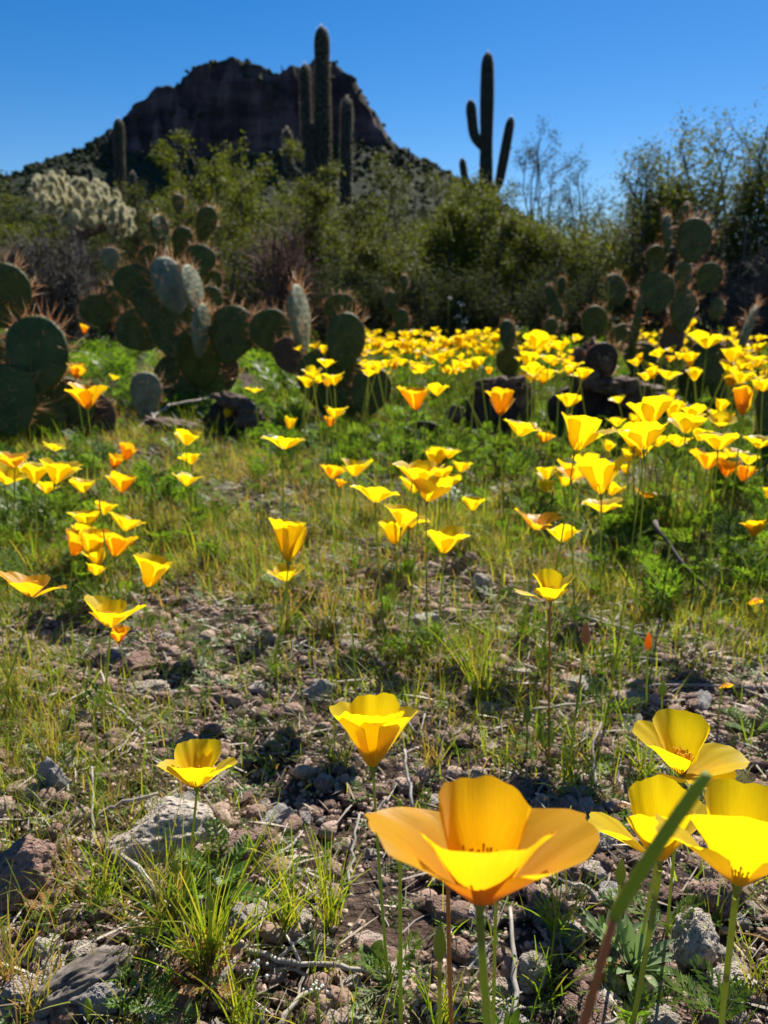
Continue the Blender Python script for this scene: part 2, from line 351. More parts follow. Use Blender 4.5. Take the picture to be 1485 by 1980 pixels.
# ------------------------------------------------------------------ hill
HY = 430.0
SIL = [(-900, 560), (-500, 480), (-260, 415), (-100, 378), (0, 356), (60, 346), (120, 326), (170, 302), (215, 268), (238, 242), (252, 219), (268, 207), (288, 198),
       (296, 181), (306, 169), (328, 164), (343, 170), (350, 168), (358, 151), (372, 142), (390, 131), (430, 121), (480, 118), (505, 130), (520, 142), (542, 146), (562, 136), (595, 128),
       (620, 120), (650, 126), (680, 150), (700, 180), (716, 210), (738, 242), (752, 268), (768, 286), (800, 306), (840, 331), (880, 354), (920, 378),
       (1000, 425), (1100, 480), (1250, 550), (1500, 590), (1800, 592)]
CLB = [(-900, 560), (238, 262), (260, 285), (330, 300), (450, 300), (560, 285), (650, 270), (700, 275), (768, 288), (1500, 600)]
def hill():
    hx = [at(px, py, HY).x for px, py in SIL]; hz = [at(px, py, HY).z for px, py in SIL]
    cx = [at(px, py, HY).x for px, py in CLB]; cz = [at(px, py, HY).z*0.93 for px, py in CLB]
    xs = np.linspace(-420, 330, 420); ds = np.concatenate([np.linspace(-200, -6, 40), np.linspace(-5, 34, 60), np.linspace(35, 215, 110)])
    H = np.maximum(np.interp(xs, hx, hz), 0); T = np.minimum(np.maximum(np.interp(xs, cx, cz), 0), H)
    V = np.zeros((len(ds), len(xs), 3))
    for i, d in enumerate(ds):
        for j, x in enumerate(xs):
            nn = mnoise.fractal(Vector((x*0.045, d*0.045, 0.3)), 1.0, 2.0, 5)
            col = mnoise.fractal(Vector((x*0.11, 3.0, d*0.02)), 0.9, 2.0, 4)
            w = 9 + 7*nn + 9*col                       # buttresses push the face in and out
            h, t = H[j], T[j]
            if d < 0:
                s = max(0, 1 + d/200.0); z = h*s**1.1
            else:
                k = min(max((d-w*0.7)/16.0, 0), 1); kk = k*k*(3-2*k)
                step = 0.13*math.sin(k*9+3*nn)*(1-k)*k*4
                zc = h + (t-h)*min(max(kk+step, 0), 1)
                tal = t*max(0, 1-(max(d-10, 0))/205.0)**1.12
                z = zc if d < w*0.7+16 else min(zc, tal + (t - t*max(0, 1-(max(w*0.7+6, 0))/205.0)**1.12)*max(0, 1-(d-w*0.7-16)/60))
            r = (1.6*mnoise.fractal(Vector((x*0.16, d*0.16, z*0.1)), 0.9, 2.0, 4))*(1 if h > 6 else h/6)
            cr = (z > t+2) and (h-t > 4)
            V[i, j] = (x, HY - d, z + r*(0.8 if not cr else 1.0) - 0.8)
    nx = len(xs); i, j = np.meshgrid(np.arange(len(ds)-1), np.arange(nx-1), indexing='ij')
    a = (i*nx+j).ravel(); F = np.stack([a, a+nx, a+nx+1, a+1], -1)
    V2 = V.reshape(-1, 3)
    tag(link('hill', mesh_from('hill', V2, F, False, None, [M_hill])), 'dark craggy butte with cliff bands above green talus slopes', None, None, 'structure')
    # scrub all over the talus
    tem = []
    for s in range(6):
        r2 = np.random.RandomState(s); v, f = ico(1); v = v*(1+r2.uniform(-0.35, 0.35, (len(v), 1))); v[:, 2] = v[:, 2]*0.8+0.5; tem.append((v, f))
    fl = V2[(V2[:, 2] > 1)]
    N = 16000; pick = fl[rs.randint(0, len(fl), N)] + rs.uniform(-1.2, 1.2, (N, 3))*[1, 1, 0]
    sc = rs.uniform(0.5, 1.7, N); M = rotz(rs.uniform(0, 6.28, N))*sc[:, None, None]
    # fewer on the cliff
    Tj = np.interp(pick[:, 0], xs, T); keep = (pick[:, 2] < Tj+3) | (rs.rand(N) < 0.12)
    pick[:, 2] -= 0.3
    Vv, Ff = scatter(tem, rs.randint(0, 6, N)[keep], M[keep], pick[keep])
    tag(link('hillside_scrub', mesh_from('hillside_scrub', Vv, Ff, False, None, [M_scrub])), 'dark green scrub speckling the slopes of the butte', 'scrub', None, 'stuff')
    return xs, H
hxs, hH = hill()

# ------------------------------------------------------------------ saguaros
def rib_tube(P, rad, ribs=15, n=3):
    """ribbed column along P with radii rad; returns V,F and rib crest points for the spines"""
    sides = ribs*n; P = [Vector(p) for p in P]; V = []; F = []; crest = []
    a = Vector((1, 0, 0))
    for i in range(len(P)):
        t = (P[min(i+1, len(P)-1)]-P[max(i-1, 0)]).normalized()
        a = (a-t*a.dot(t)).normalized(); b = t.cross(a)
        for k in range(sides):
            th = 2*PI*k/sides; rr = rad[i]*(1.0 if k % n == 0 else 0.80)
            p = P[i]+(a*math.cos(th)+b*math.sin(th))*rr; V.append(tuple(p))
            if k % n == 0: crest.append((p, (a*math.cos(th)+b*math.sin(th)), t))
    for i in range(len(P)-1):
        for k in range(sides):
            k2 = (k+1) % sides; F.append((i*sides+k, i*sides+k2, (i+1)*sides+k2, (i+1)*sides+k))
    return np.array(V), np.array(F), crest
def sag_column(root, name, pts, r, spine_len=0.045):
    """pts: polyline; resample, dome at the tip"""
    P = [Vector(p) for p in pts]; L = sum((P[i+1]-P[i]).length for i in range(len(P)-1)); n = max(10, int(L/0.07))
    Q = []; cum = [0]
    for i in range(len(P)-1): cum.append(cum[-1]+(P[i+1]-P[i]).length)
    for k in range(n+1):
        s = L*k/n; i = max(j for j in range(len(P)-1) if cum[j] <= s+1e-9); t = (s-cum[i])/(cum[i+1]-cum[i]); Q.append(P[i].lerp(P[i+1], t))
    for _ in range(3): Q = [Q[0]]+[(Q[i-1]+Q[i]*2+Q[i+1])/4 for i in range(1, len(Q)-1)]+[Q[-1]]
    rad = []; 
    for k in range(n+1):
        s = L*(1-k/n); e = min(1, s/(r*2.2)); rr = r*math.sqrt(max(0.0, 1-(1-e)**2)) if e < 1 else r
        rad.append(max(rr*(1+0.05*math.sin(k*0.21+len(pts))), 0.004))
    V, F, cr = rib_tube(Q, rad)
    o = link(name, mesh_from(name, V, F, False, None, [M_sag]), root)
    sv = []; sf = []
    for p, d, t in cr:
        for q in range(4):
            dr = (d+t*rnd.uniform(-0.7, 0.9)+d.cross(t)*rnd.uniform(-0.8, 0.8)).normalized()
            w = d.cross(t)*0.0035; l = spine_len*rnd.uniform(0.6, 1.5); p2 = p+t*rnd.uniform(-0.03, 0.03)
            k = len(sv); sv += [tuple(p2-w), tuple(p2+w), tuple(p2+dr*l)]; sf.append((k, k+1, k+2))
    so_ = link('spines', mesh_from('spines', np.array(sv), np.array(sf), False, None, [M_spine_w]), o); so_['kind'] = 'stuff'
    return o
def saguaro(label, D, trunk, arms, group='saguaros rising behind the shrubs', r=0.16):
    """trunk: (px top, py top, px base); arms: (px tip, py tip, py elbow, px elbow, width px)"""
    base = at(trunk[2], 600, D); base.z = gz(base.x, base.y)-0.05
    root = thing('saguaro', label, 'cactus', base, group)
    top = at(trunk[0], trunk[1], D)
    def L(p): return Vector(p)-base
    sag_column(root, 'trunk', [L(base), L(base.lerp(top, 0.5)), L(top)], r)
    for (ax, ay, ex, ey, w) in arms:
        tip = at(ax, ay, D-0.05); el = at(ex, ey, D-0.05); rr = w*0.5*pscale(tip)
        f = (el.z-base.z)/(top.z-base.z); j = base.lerp(top, max(f-0.05, 0.03))
        sag_column(root, 'arm', [L(j), L(j.lerp(el, 0.85))+Vector((0, 0, -0.02)), L(el)+Vector((0, 0, 0.08)), L(tip)], rr)
    return root
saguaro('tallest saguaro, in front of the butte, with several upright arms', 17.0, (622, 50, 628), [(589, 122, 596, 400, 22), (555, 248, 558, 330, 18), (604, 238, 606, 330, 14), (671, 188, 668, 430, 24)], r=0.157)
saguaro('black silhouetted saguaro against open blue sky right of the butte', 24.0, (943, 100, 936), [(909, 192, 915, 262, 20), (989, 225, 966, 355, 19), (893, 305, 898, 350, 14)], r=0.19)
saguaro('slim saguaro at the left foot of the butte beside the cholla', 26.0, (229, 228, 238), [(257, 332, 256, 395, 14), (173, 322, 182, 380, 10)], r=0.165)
for (px, py, D, s) in [(790, 285, 150, 3.2), (183, 280, 300, 5), (203, 262, 330, 4.5), (60, 335, 260, 4), (12, 330, 240, 4), (335, 268, 330, 5), (545, 125, 400, 5)]:
    tip = at(px, py, D)
    sl_, hy = None, D
    b = Vector((tip.x, D, tip.z - s))
    root = thing('saguaro', {790: 'tiny distant saguaro on the right shoulder of the butte', 183: 'tiny saguaro on the left skyline slope of the butte, left of a twin', 203: 'tiny saguaro on the left slope of the butte nearest the cliff',
        60: 'tiny distant saguaro above the cholla at the far left', 12: 'tiny distant saguaro at the left edge of the photo', 335: 'tiny saguaro below the cliff of the butte', 545: 'tiny saguaro on the saddle of the butte summit'}[px], 'cactus', b, 'distant saguaros on the butte')
    mb = MB(); add_tube(mb, [(0, 0, -3), (0, 0, s*0.6), (0, 0, s*0.95), (0, 0, s)], [0.28, 0.3, 0.24, 0.05], 8)
    link('trunk', mb.mesh('trunk', [M_sag], True), root)
    mb = MB(); add_tube(mb, [(0, 0, s*0.35), (0.55, 0, s*0.38), (0.65, 0, s*0.5), (0.65, 0, s*0.72)], [0.18, 0.2, 0.2, 0.06], 8)
    link('arm', mb.mesh('arm', [M_sag], True), root)

# ------------------------------------------------------------------ shrubs and small trees
LEAFQ = []
for s in range(5):
    r2 = np.random.RandomState(30+s); w = r2.uniform(0.28, 0.5)
    LEAFQ.append((np.array([[0, 0, 0], [w, 0.45, 0.1], [0, 1, r2.uniform(-.2, .3)], [-w, 0.5, 0.1]]), np.array([[0, 1, 2], [0, 2, 3]])))
def rand_rot(n, rg):
    return np.einsum('nij,njk->nik', rotz(rg.uniform(0, 6.283, n)), np.einsum('nij,njk->nik', rotx(rg.uniform(-1.4, 1.4, n)), rotz(rg.uniform(0, 6.283, n))))
def shrub(name, label, cat, base, H, Rw, seed, leaf=M_creo, wood=M_twig, nst=16, ntw=7, nleaf=9000, lsize=0.016, spread=1.0, bare=0.0, group='shrubs behind the cactus patch', clump=0.07):
    rg = np.random.RandomState(seed); rr = random.Random(seed)
    root = thing(name, label, cat, base, group); mb = MB(); ends = []; wts = []
    for k in range(nst):
        az = rr.uniform(0, 2*PI); ro = Rw*math.sqrt(rr.random())*spread; hh = H*rr.uniform(0.62, 1.0)*(1-0.30*(ro/Rw)**2)
        b0 = Vector((rr.uniform(-.08, .08)*Rw, rr.uniform(-.08, .08)*Rw, -0.03)); e = Vector((math.cos(az)*ro, math.sin(az)*ro, hh))
        mid = Vector((e.x*0.55, e.y*0.55, hh*0.42))+Vector((rr.uniform(-.1, .1), rr.uniform(-.1, .1), 0))*H
        P = bez(b0, mid, e, 6); r0 = 0.008+0.005*H
        for q in range(1, len(P)): P[q] = P[q]+Vector((rr.gauss(0, .012), rr.gauss(0, .012), rr.gauss(0, .008)))*H
        add_tube(mb, P, [r0*(1-0.8*i/6)+0.0012 for i in range(7)], 5, False)
        for j in range(ntw):
            t = 0.2+0.8*rr.random()**0.6; i = min(int(t*6), 5); p = P[i].lerp(P[i+1], t*6-i)
            d = Vector((rr.gauss(0, 1), rr.gauss(0, 1), rr.uniform(0.1, 1.6))).normalized()
            l = H*rr.uniform(0.10, 0.26)*(1.15-0.5*t); tip = p+d*l; m2 = p.lerp(tip, 0.5)+Vector((rr.gauss(0, .08), rr.gauss(0, .08), rr.gauss(0, .05)))*l
            add_tube(mb, [p, m2, tip], [r0*0.35, r0*0.25, 0.0009], 3, False)
            for s2 in range(5):
                q = m2.lerp(tip, s2/4); ends.append(q); wts.append(0.7+0.6*rr.random())
                if s2 >= 2:
                    d2 = (d+Vector((rr.gauss(0, .7), rr.gauss(0, .7), rr.gauss(0.2, .5)))).normalized(); t2 = q+d2*l*rr.uniform(.25, .5)
                    add_tube(mb, [q, t2], [0.0022, 0.0008], 3, False); ends.append(q.lerp(t2, .6)); ends.append(t2); wts += [1, 1.2]
    nleaf = int(nleaf*1.6)
    link('branches', mb.mesh('branches', [wood], False), root)
    if nleaf:
        E = np.array([tuple(e) for e in ends]); w = np.array(wts); 
        if bare: w = w*(rg.rand(len(w)) > bare)
        # leaf clumps: some parts fuller than others
        w = w*(0.35+1.3*np.clip(np.sin(E[:, 0]*4.1/max(Rw, .3)+seed)*np.sin(E[:, 2]*5.3/H+seed*2)*0.7+0.5, 0, 1)); w /= w.sum()
        idx = rg.choice(len(E), nleaf, p=w)
        T = E[idx]+rg.normal(0, clump*0.55, (nleaf, 3)); T[:, 2] = np.maximum(T[:, 2], 0.02)
        sc = rg.uniform(0.6, 1.4, nleaf)*lsize*1.15; M = rand_rot(nleaf, rg)*sc[:, None, None]
        V, F = scatter(LEAFQ, rg.randint(0, 5, nleaf), M, T)
        o = link('foliage', mesh_from('foliage', V, F, False, None, [leaf]), root); o['kind'] = 'stuff'
    return root
def shrub_px(label, px, top, wpx, D, seed, **kw):
    b = at(px, 600, D); b.z = gz(b.x, b.y)
    t = at(px, top, D); H = t.z-b.z; Rw = wpx*0.5*pscale(Vector((b.x, D, 0.5)))
    return shrub(kw.pop('name', 'creosote_bush'), label, kw.pop('cat', 'shrub'), b, H, Rw, seed, **kw)
shrub_px('tall loose palo verde tree in front of the cliff, left of the tallest saguaro', 490, 205, 360, 9.5, 11, name='palo_verde_tree', cat='tree', leaf=M_creo_b, nst=16, nleaf=17000, lsize=0.024, bare=0.25)
shrub_px('olive green shrub right below the slim left saguaro', 350, 300, 230, 10.5, 12, leaf=M_creo, nleaf=9000, lsize=0.022)
shrub_px('green shrub at the foot of the tallest saguaro, on its right', 760, 330, 240, 8.5, 13, leaf=M_creo, nleaf=13000, lsize=0.02)
shrub_px('green shrub crowding the base of the tallest saguaro', 610, 370, 250, 7.5, 14, leaf=M_creo, nleaf=14000, lsize=0.018)
shrub_px('brightest green shrub, just left of the silhouetted saguaro', 880, 335, 270, 7.0, 15, leaf=M_creo_b, nleaf=20000, lsize=0.018)
shrub_px('full green shrub covering the foot of the silhouetted saguaro', 960, 360, 240, 6.3, 16, leaf=M_creo_b, nleaf=17000, lsize=0.017)
shrub_px('low olive shrub behind the gap between the pear clumps', 760, 430, 260, 6.0, 17, leaf=M_creo, nleaf=14000, lsize=0.016)
shrub_px('thin upright bare mesquite right of the silhouetted saguaro', 1035, 245, 110, 11, 18, name='mesquite_tree', cat='tree', leaf=M_creo_d, wood=M_twig, nst=10, nleaf=3500, lsize=0.02, bare=0.4)
shrub_px('sparse see through shrub below the skyline on the right of the mesquite', 1120, 310, 190, 8.5, 19, leaf=M_creo_d, nst=16, nleaf=5000, lsize=0.016, bare=0.3)
shrub_px('dark shrub filling the middle right below the sparse one', 1150, 400, 260, 6.6, 20, leaf=M_creo, nst=18, nleaf=9500, lsize=0.015, bare=0.1)
shrub_px('airy creosote bush with feathery tips against the sky', 1300, 205, 240, 5.6, 21, leaf=M_creo_b, nst=20, ntw=12, nleaf=14000, lsize=0.016, bare=0.0)
shrub_px('tall creosote bush at the right edge reaching highest', 1450, 160, 230, 5.0, 22, leaf=M_creo_b, nst=20, ntw=12, nleaf=16000, lsize=0.015, bare=0.0)
shrub_px('dense dark shrub behind the tall right prickly pear', 1390, 380, 260, 4.6, 23, leaf=M_creo_d, nst=20, ntw=9, nleaf=4000, lsize=0.012, bare=0.1)
shrub_px('olive bush at the left edge behind the grey dead bush', -10, 385, 160, 7.5, 24, leaf=M_creo_b, nleaf=7000, lsize=0.018)
shrub_px('dusty green shrub between cholla and palo verde', 290, 385, 220, 8.0, 25, leaf=M_creo_d, nleaf=10000, lsize=0.018)
shrub_px('shrub with mixed dead twigs behind the centre left pear clump', 440, 400, 220, 6.6, 26, leaf=M_creo, nst=24, nleaf=9000, lsize=0.015, bare=0.2)
shrub_px('bare grey dead bush with dense twigs left of the main pear clump', 105, 430, 190, 4.6, 27, name='dead_bush', leaf=M_creo_d, nst=60, ntw=16, nleaf=0, group='dead bushes', spread=1.0)
shrub_px('dead reddish brown bush left of the saguaro foot', 548, 400, 130, 4.9, 28, name='dead_bush', wood=M_twig_br, nst=34, ntw=12, nleaf=0, group='dead bushes')
shrub_px('dark low thicket under the bright green shrubs', 860, 500, 260, 5.5, 29, leaf=M_creo_d, nst=30, nleaf=9000, lsize=0.013)
shrub_px('dark low thicket under the right hand shrubs', 1090, 500, 240, 5.2, 30, leaf=M_creo_d, nst=30, nleaf=8000, lsize=0.013)
shrub_px('dark low thicket behind the middle pear clump', 660, 490, 220, 5.3, 31, leaf=M_creo_d, nst=30, nleaf=8000, lsize=0.013)
shrub_px('dim low shrub seen past the left pear pads', 230, 470, 200, 5.6, 32, leaf=M_creo_d, nst=30, nleaf=8000, lsize=0.013)
shrub_px('low bare brush under the tall creosote at the right edge', 1470, 470, 170, 4.2, 33, name='dead_bush', nst=50, ntw=12, nleaf=0, group='dead bushes', leaf=M_creo_d)
shrub_px('blue green airy shrub between the mesquite and the tall creosote', 1215, 330, 170, 7.2, 41, leaf=M_creo, nst=18, ntw=9, nleaf=8000, lsize=0.016)
shrub_px('leafy green shrub on the right behind the two small far pears', 1080, 400, 200, 6.0, 42, leaf=M_creo_b, nst=18, nleaf=10000, lsize=0.015)
shrub_px('slender leafy creosote branches rising left of the right pear', 1240, 285, 130, 5.8, 43, leaf=M_creo, nst=10, ntw=10, nleaf=4500, lsize=0.016)
for k in range(26):       # background belt behind, fills the view to the foot of the butte
    px = -150+k*70+rnd.uniform(-20, 20); D = rnd.uniform(13, 34)
    top = 400+rnd.uniform(-25, 30)-(30 if px < 300 else 0)+(50 if px > 1050 else 0)
    shrub_px('one of the far low shrubs in the belt below the butte', px, top, rnd.uniform(120, 190)*1.1, D, 60+k, leaf=M_creo_d if k % 2 else M_creo, nst=12, ntw=6, nleaf=2600, lsize=0.055, group='far shrub belt', clump=0.22)

# ------------------------------------------------------------------ cholla
def cholla():
    b = at(165, 600, 6.2); b.z = gz(b.x, b.y)
    root = thing('teddy_bear_cholla', 'pale yellow fuzzy cholla leaning to the right at the far left', 'cactus', b)
    mb = MB(); pts = [at(x, y, 6.2)-b for x, y in [(165, 600), (160, 520), (150, 460), (130, 410)]]
    pts[0].z = 0
    add_tube(mb, pts, [0.05, 0.045, 0.04, 0.03], 8)
    add_tube(mb, [pts[2], at(200, 440, 6.2)-b, at(240, 430, 6.2)-b], [0.035, 0.03, 0.02], 8)
    add_tube(mb, [pts[1], at(210, 480, 6.2)-b, at(225, 450, 6.2)-b], [0.035, 0.03, 0.02], 8)
    link('trunk', mb.mesh('trunk', [M_bark], True), root)
    tem = []
    for s in range(4):
        rg = np.random.RandomState(s); v, f = ico(2); v = v*[0.028, 0.028, 0.07]
        v = v*(1+rg.uniform(-.06, .06, (len(v), 1)))
        me = mesh_from('joint', v, f, True, None, [M_joint])
        n = 520; d = rg.normal(0, 1, (n, 3)); d /= np.linalg.norm(d, axis=1)[:, None]; p = d*[0.027, 0.027, 0.069]
        nd = d*[1, 1, .5]+rg.normal(0, .3, (n, 3)); nd /= np.linalg.norm(nd, axis=1)[:, None]
        w = np.cross(nd, rg.normal(0, 1, (n, 3))); w /= np.linalg.norm(w, axis=1)[:, None]
        V = np.stack([p-w*.0016, p+w*.0016, p+nd*rg.uniform(.018, .034, (n, 1))], 1).reshape(-1, 3)
        sm = mesh_from('spines', V, np.arange(3*n).reshape(-1, 3), False, None, [M_spine_ch]); tem.append((me, sm))
    path = [(70, 350), (85, 345), (75, 375), (100, 360), (110, 340), (95, 395), (125, 365), (120, 395), (150, 350), (160, 345), (165, 370), (145, 385), (140, 410), (175, 395), (180, 360), (165, 420),
            (195, 385), (200, 405), (190, 425), (215, 395), (220, 420), (235, 410), (240, 430), (255, 425), (210, 440), (230, 445), (262, 440), (130, 425), (110, 415), (180, 440), (60, 365), (85, 410), (150, 430), (245, 400), (205, 370), (225, 385)]
    for i, (x, y) in enumerate(path):
        for q in range(4):
            me, sm = tem[rnd.randint(0, 3)]
            p = at(160+(x-160)*.88+rnd.uniform(-11, 11), 396+(y-396)*.9+rnd.uniform(-11, 11), 6.2+rnd.uniform(-.3, .3))-b
            o = link('joint', me, root, p, (rnd.uniform(-.8, .8), rnd.uniform(-.9, .9), rnd.uniform(0, 3)), rnd.uniform(.42, .8))
            s_ = link('spines', sm, o); s_['kind'] = 'stuff'
cholla()

# ------------------------------------------------------------------ prickly pears
def pad_geo(seed, aspect=1.15):
    """unit pad: local z up from the joint (0) to the tip (1), x width, y thickness"""
    rg = random.Random(seed); nu, nv = 26, 8; V = []; F = []
    n1, n2 = rg.uniform(-.05, .05), rg.uniform(0, 6)
    def outline(a):      # a: 0 at the joint, going round
        s = math.sin(a/2)
        x = 0.5/aspect*2*0.5*math.sin(a)*(1.0+0.0*s)
        z = 0.5-0.5*math.cos(a)
        x *= 1.0+0.42*(z-0.5)                # broader towards the tip
        w = 1+0.05*math.sin(2*a+n2)+0.035*math.sin(3*a+n2*2)+0.02*math.sin(7*a+n2)
        return x*w, 0.02+z*(1+n1*0.2)
    th = 0.075; rings = []
    for j in range(nv+1):
        f = math.cos(j/nv*PI)                # 1 .. -1 through the thickness
        k = math.sin(j/nv*PI)
        for i in range(nu):
            a = 2*PI*i/nu; x, z = outline(a)
            cx, cz = 0, 0.52; s = 0.86+0.14*k if 0 < j < nv else 0.86
            y = th*f*(0.62 if 0 < j < nv else 0.62)
            V.append((cx+(x-cx)*s, y, cz+(z-cz)*s))
    for j in range(nv):
        for i in range(nu):
            i2 = (i+1) % nu; F.append((j*nu+i, j*nu+i2, (j+1)*nu+i2, (j+1)*nu+i))
    # faces: inner ring + centre, slightly bulged
    tri = []
    for side, j in ((1, 0), (-1, nv)):
        base = j*nu; c0 = len(V)
        for i in range(nu):
            x, y, z = V[base+i]; V.append((x*0.55, y+side*th*0.22+side*0.01*math.sin(i*2.0+seed), 0.52+(z-0.52)*0.55))
        V.append((0, side*th*0.92, 0.52)); c = len(V)-1
        for i in range(nu):
            i2 = (i+1) % nu
            q = (base+i, c0+i, c0+i2, base+i2); F.append(q if side == 1 else q[::-1])
            t = (c0+i, c, c0+i2); tri.append(t if side == 1 else t[::-1])
    return np.array(V), np.array(F), np.array(tri)
PADS = []; SPN = {}
for s in range(7):
    V, Fq, Ft = pad_geo(s, [1.12, 1.25, 1.05, 1.35, 1.2, 1.1, 1.45][s])
    bend = 0.06*math.sin(s*2.1); V[:, 1] += bend*(V[:, 2]-0.1)**2*1.5
    PADS.append((V, Fq, Ft))
def spine_mesh(seed, k, length, mat, dens=1.0, width=0.0034):
    """k: pad shape, built at metric scale h later -> unit scale, so sizes are relative to the pad height"""
    rg = random.Random(seed); V, Fq, Ft = PADS[k]; nu = 26; nv = 8; sv = []; sf = []
    def cl(p, n, m, ln):
        for _ in range(m):
            d = (n+Vector((rg.gauss(0, .45), rg.gauss(0, .45), rg.gauss(0, .45)))).normalized(); l = ln*rg.uniform(.45, 1.25)
            w = d.orthogonal().normalized(); w = Quaternion(d, rg.uniform(0, 6.28)) @ w; u = d.cross(w); q = len(sv)
            sv.extend([tuple(p+w*width), tuple(p-w*width*.5+u*width*.87), tuple(p-w*width*.5-u*width*.87), tuple(p+d*l)])
            sf.extend([(q, q+1, q+3), (q+1, q+2, q+3), (q+2, q, q+3)])
    for i in range(nu):                      # rim
        for r_ in range(2):
            a = V[4*nu+i]; b = V[4*nu+(i+1) % nu]; t = rg.random(); p = Vector(a).lerp(Vector(b), t)
            n = Vector((p.x, 0, p.z-0.45)).normalized()
            if p.z > 0.25 and rg.random() < .6: cl(p, n, rg.randint(2, 4) if rg.random() < dens else 1, length)
        for r_ in range(5):
            t = rg.random(); p = Vector(V[4*nu+i]).lerp(Vector(V[4*nu+(i+1) % nu]), t)
            if p.z > 0.15: cl(p+Vector((0, rg.uniform(-.05, .05), 0)), Vector((p.x, 0, p.z-0.45)).normalized(), 1, length*.22)
    for side, j in ((1, 0), (-1, nv)):
        for a in range(-4, 5):
            for b in range(1, 8):
                x = a*0.115+(0.057 if b % 2 else 0); z = 0.06+b*0.118
                if (x/0.40)**2+((z-0.52)/0.43)**2 > 1: continue
                if rg.random() > 0.42*dens: continue
                cl(Vector((x, side*0.075, z)), Vector((0, side, 0.25)), rg.randint(1, 3), length*0.8)
    return mesh_from('spines', np.array(sv), np.array(sf), False, None, [mat])
PADM = {}
def pad(root, base, px, py, wpx, hpx, D, yaw=0.0, roll=0.0, pitch=0.0, mat=None, spl=0.22, sm=None, dens=1.0):
    """pad centred at photograph (px,py) at distance D, hpx tall; yaw turns it about its long axis (degrees)"""
    mat = mat or M_pad; sm = sm or M_spine
    k = rnd.randint(0, 6) if wpx > 0.45*hpx else rnd.choice([0, 2, 4])
    cen = at(px, py, D); s = pscale(cen); h = hpx*s*.95; w = wpx*s*.92
    key = (k, mat.name)
    if key not in PADM:
        V, Fq, Ft = PADS[k]; PADM[key] = mesh_from('pad', V, [Ft, Fq], True, None, [mat])
    q = rnd.randint(0, 2); sk = (k, q, sm.name, dens > 0.5)
    if sk not in SPN: SPN[sk] = spine_mesh(q*10+k, k, 0.27, sm, dens)
    V = PADS[k][0]; uw = V[:, 0].max()-V[:, 0].min()
    cy = abs(math.cos(R(yaw))); sy = abs(math.sin(R(yaw)))
    sx = min(max((w-0.05*h*sy)/max(cy, 0.3)/uw, h*(0.75 if cy > .7 else .45)), h*1.35)
    th = h
    Rm = Matrix.Rotation(R(roll), 4, 'Y') @ Matrix.Rotation(R(pitch), 4, 'X') @ Matrix.Rotation(R(yaw), 4, 'Z')
    off = Rm @ Vector((0, 0, 0.52*h))
    o = link('pad', PADM[key], root)
    o.matrix_local = Matrix.Translation(cen-off-base) @ Rm @ Matrix.Diagonal((sx, th, h, 1))
    if spl > 0:
        so_ = link('spines', SPN[sk], o); so_['kind'] = 'stuff'
    return o
def pear(label, basepx, D, pads, group='prickly pear clumps', stem=True, **kw):
    b = at(basepx[0], 700, D); b.z = gz(b.x, b.y)-0.01
    root = thing('prickly_pear', label, 'cactus', b, group)
    for p in pads:
        px, py, w, h, dD = p[:5]; yaw = p[5] if len(p) > 5 else rnd.uniform(-30, 30); roll = p[6] if len(p) > 6 else rnd.uniform(-12, 12)
        m = p[7] if len(p) > 7 else None
        pad(root, b, px, py, w, h, D+dD, yaw, roll, rnd.uniform(-10, 10), m, **kw)
    return root
PP = M_pad_pale
pear('prickly pear at the left edge with one broad pad above the others', (60, 850), 2.0,
     [(8, 572, 90, 130, .1, 35, 5), (70, 688, 128, 165, 0, 8, 3), (15, 775, 120, 150, -.05, 15, -8), (115, 800, 150, 160, .12, -5, 14), (190, 815, 90, 110, .15, -25, 18, M_bark),
      (60, 830, 140, 140, .06, 10, 0), (40, 700, 80, 130, .15, 50, -10), (-40, 690, 120, 150, .1, 0, -10), (-30, 820, 130, 150, 0, 20, -4)])
pear('small single greyish prickly pear pad beside the dead branch', (285, 820), 2.35, [(283, 765, 62, 98, 0, 30, 6, M_pad_pale), (275, 822, 50, 50, .05, 10, 0)])
pear('largest prickly pear, a many padded clump left of centre', (385, 780), 2.75,
     [(258, 547, 84, 74, .1, 5, -15), (187, 602, 62, 66, .2, 20, -30), (330, 553, 60, 120, 0, 48, -14, PP), (372, 560, 30, 100, -.1, 72, -12, PP), (408, 588, 46, 72, .12, 25, 10),
      (448, 648, 98, 118, -.05, 5, 14), (300, 590, 80, 110, .1, 20, -20), (340, 640, 110, 130, .1, 5, -16), (270, 640, 90, 90, .2, 20, -40), (385, 690, 90, 130, 0, 30, 0), (388, 640, 26, 110, -.1, 74, 6, PP),
      (310, 452, 26, 74, .1, 70, 4), (398, 432, 34, 70, .1, 60, 18), (214, 500, 34, 46, .1, 40, -8, PP), (298, 500, 60, 54, .15, 20, -10), (352, 468, 40, 60, .2, 35, 10), (388, 502, 60, 60, .1, 25, 8), (335, 510, 55, 55, .2, 0, 0),
      (405, 545, 50, 56, .2, 15, 12), (390, 760, 100, 120, .05, 10, 0), (345, 735, 90, 110, .1, 25, -14), (425, 725, 70, 100, .1, 30, 14, M_bark), (345, 395, 20, 40, .2, 60, 0), (230, 590, 60, 90, .25, 40, -10)])
pear('central prickly pear with an upright edge on pad and a round pad low right', (650, 800), 2.4,
     [(525, 642, 86, 90, .2, 20, -18), (580, 618, 36, 140, 0, 74, -6, PP), (657, 597, 68, 60, .05, 15, -8), (668, 662, 76, 118, 0, 22, 6), (716, 758, 84, 104, -.08, 12, 14), (622, 735, 96, 128, 0, 25, -10),
      (680, 745, 70, 110, .05, 10, 4), (655, 790, 90, 80, .02, 0, 0), (560, 690, 60, 80, .15, 30, -30, M_bark)])
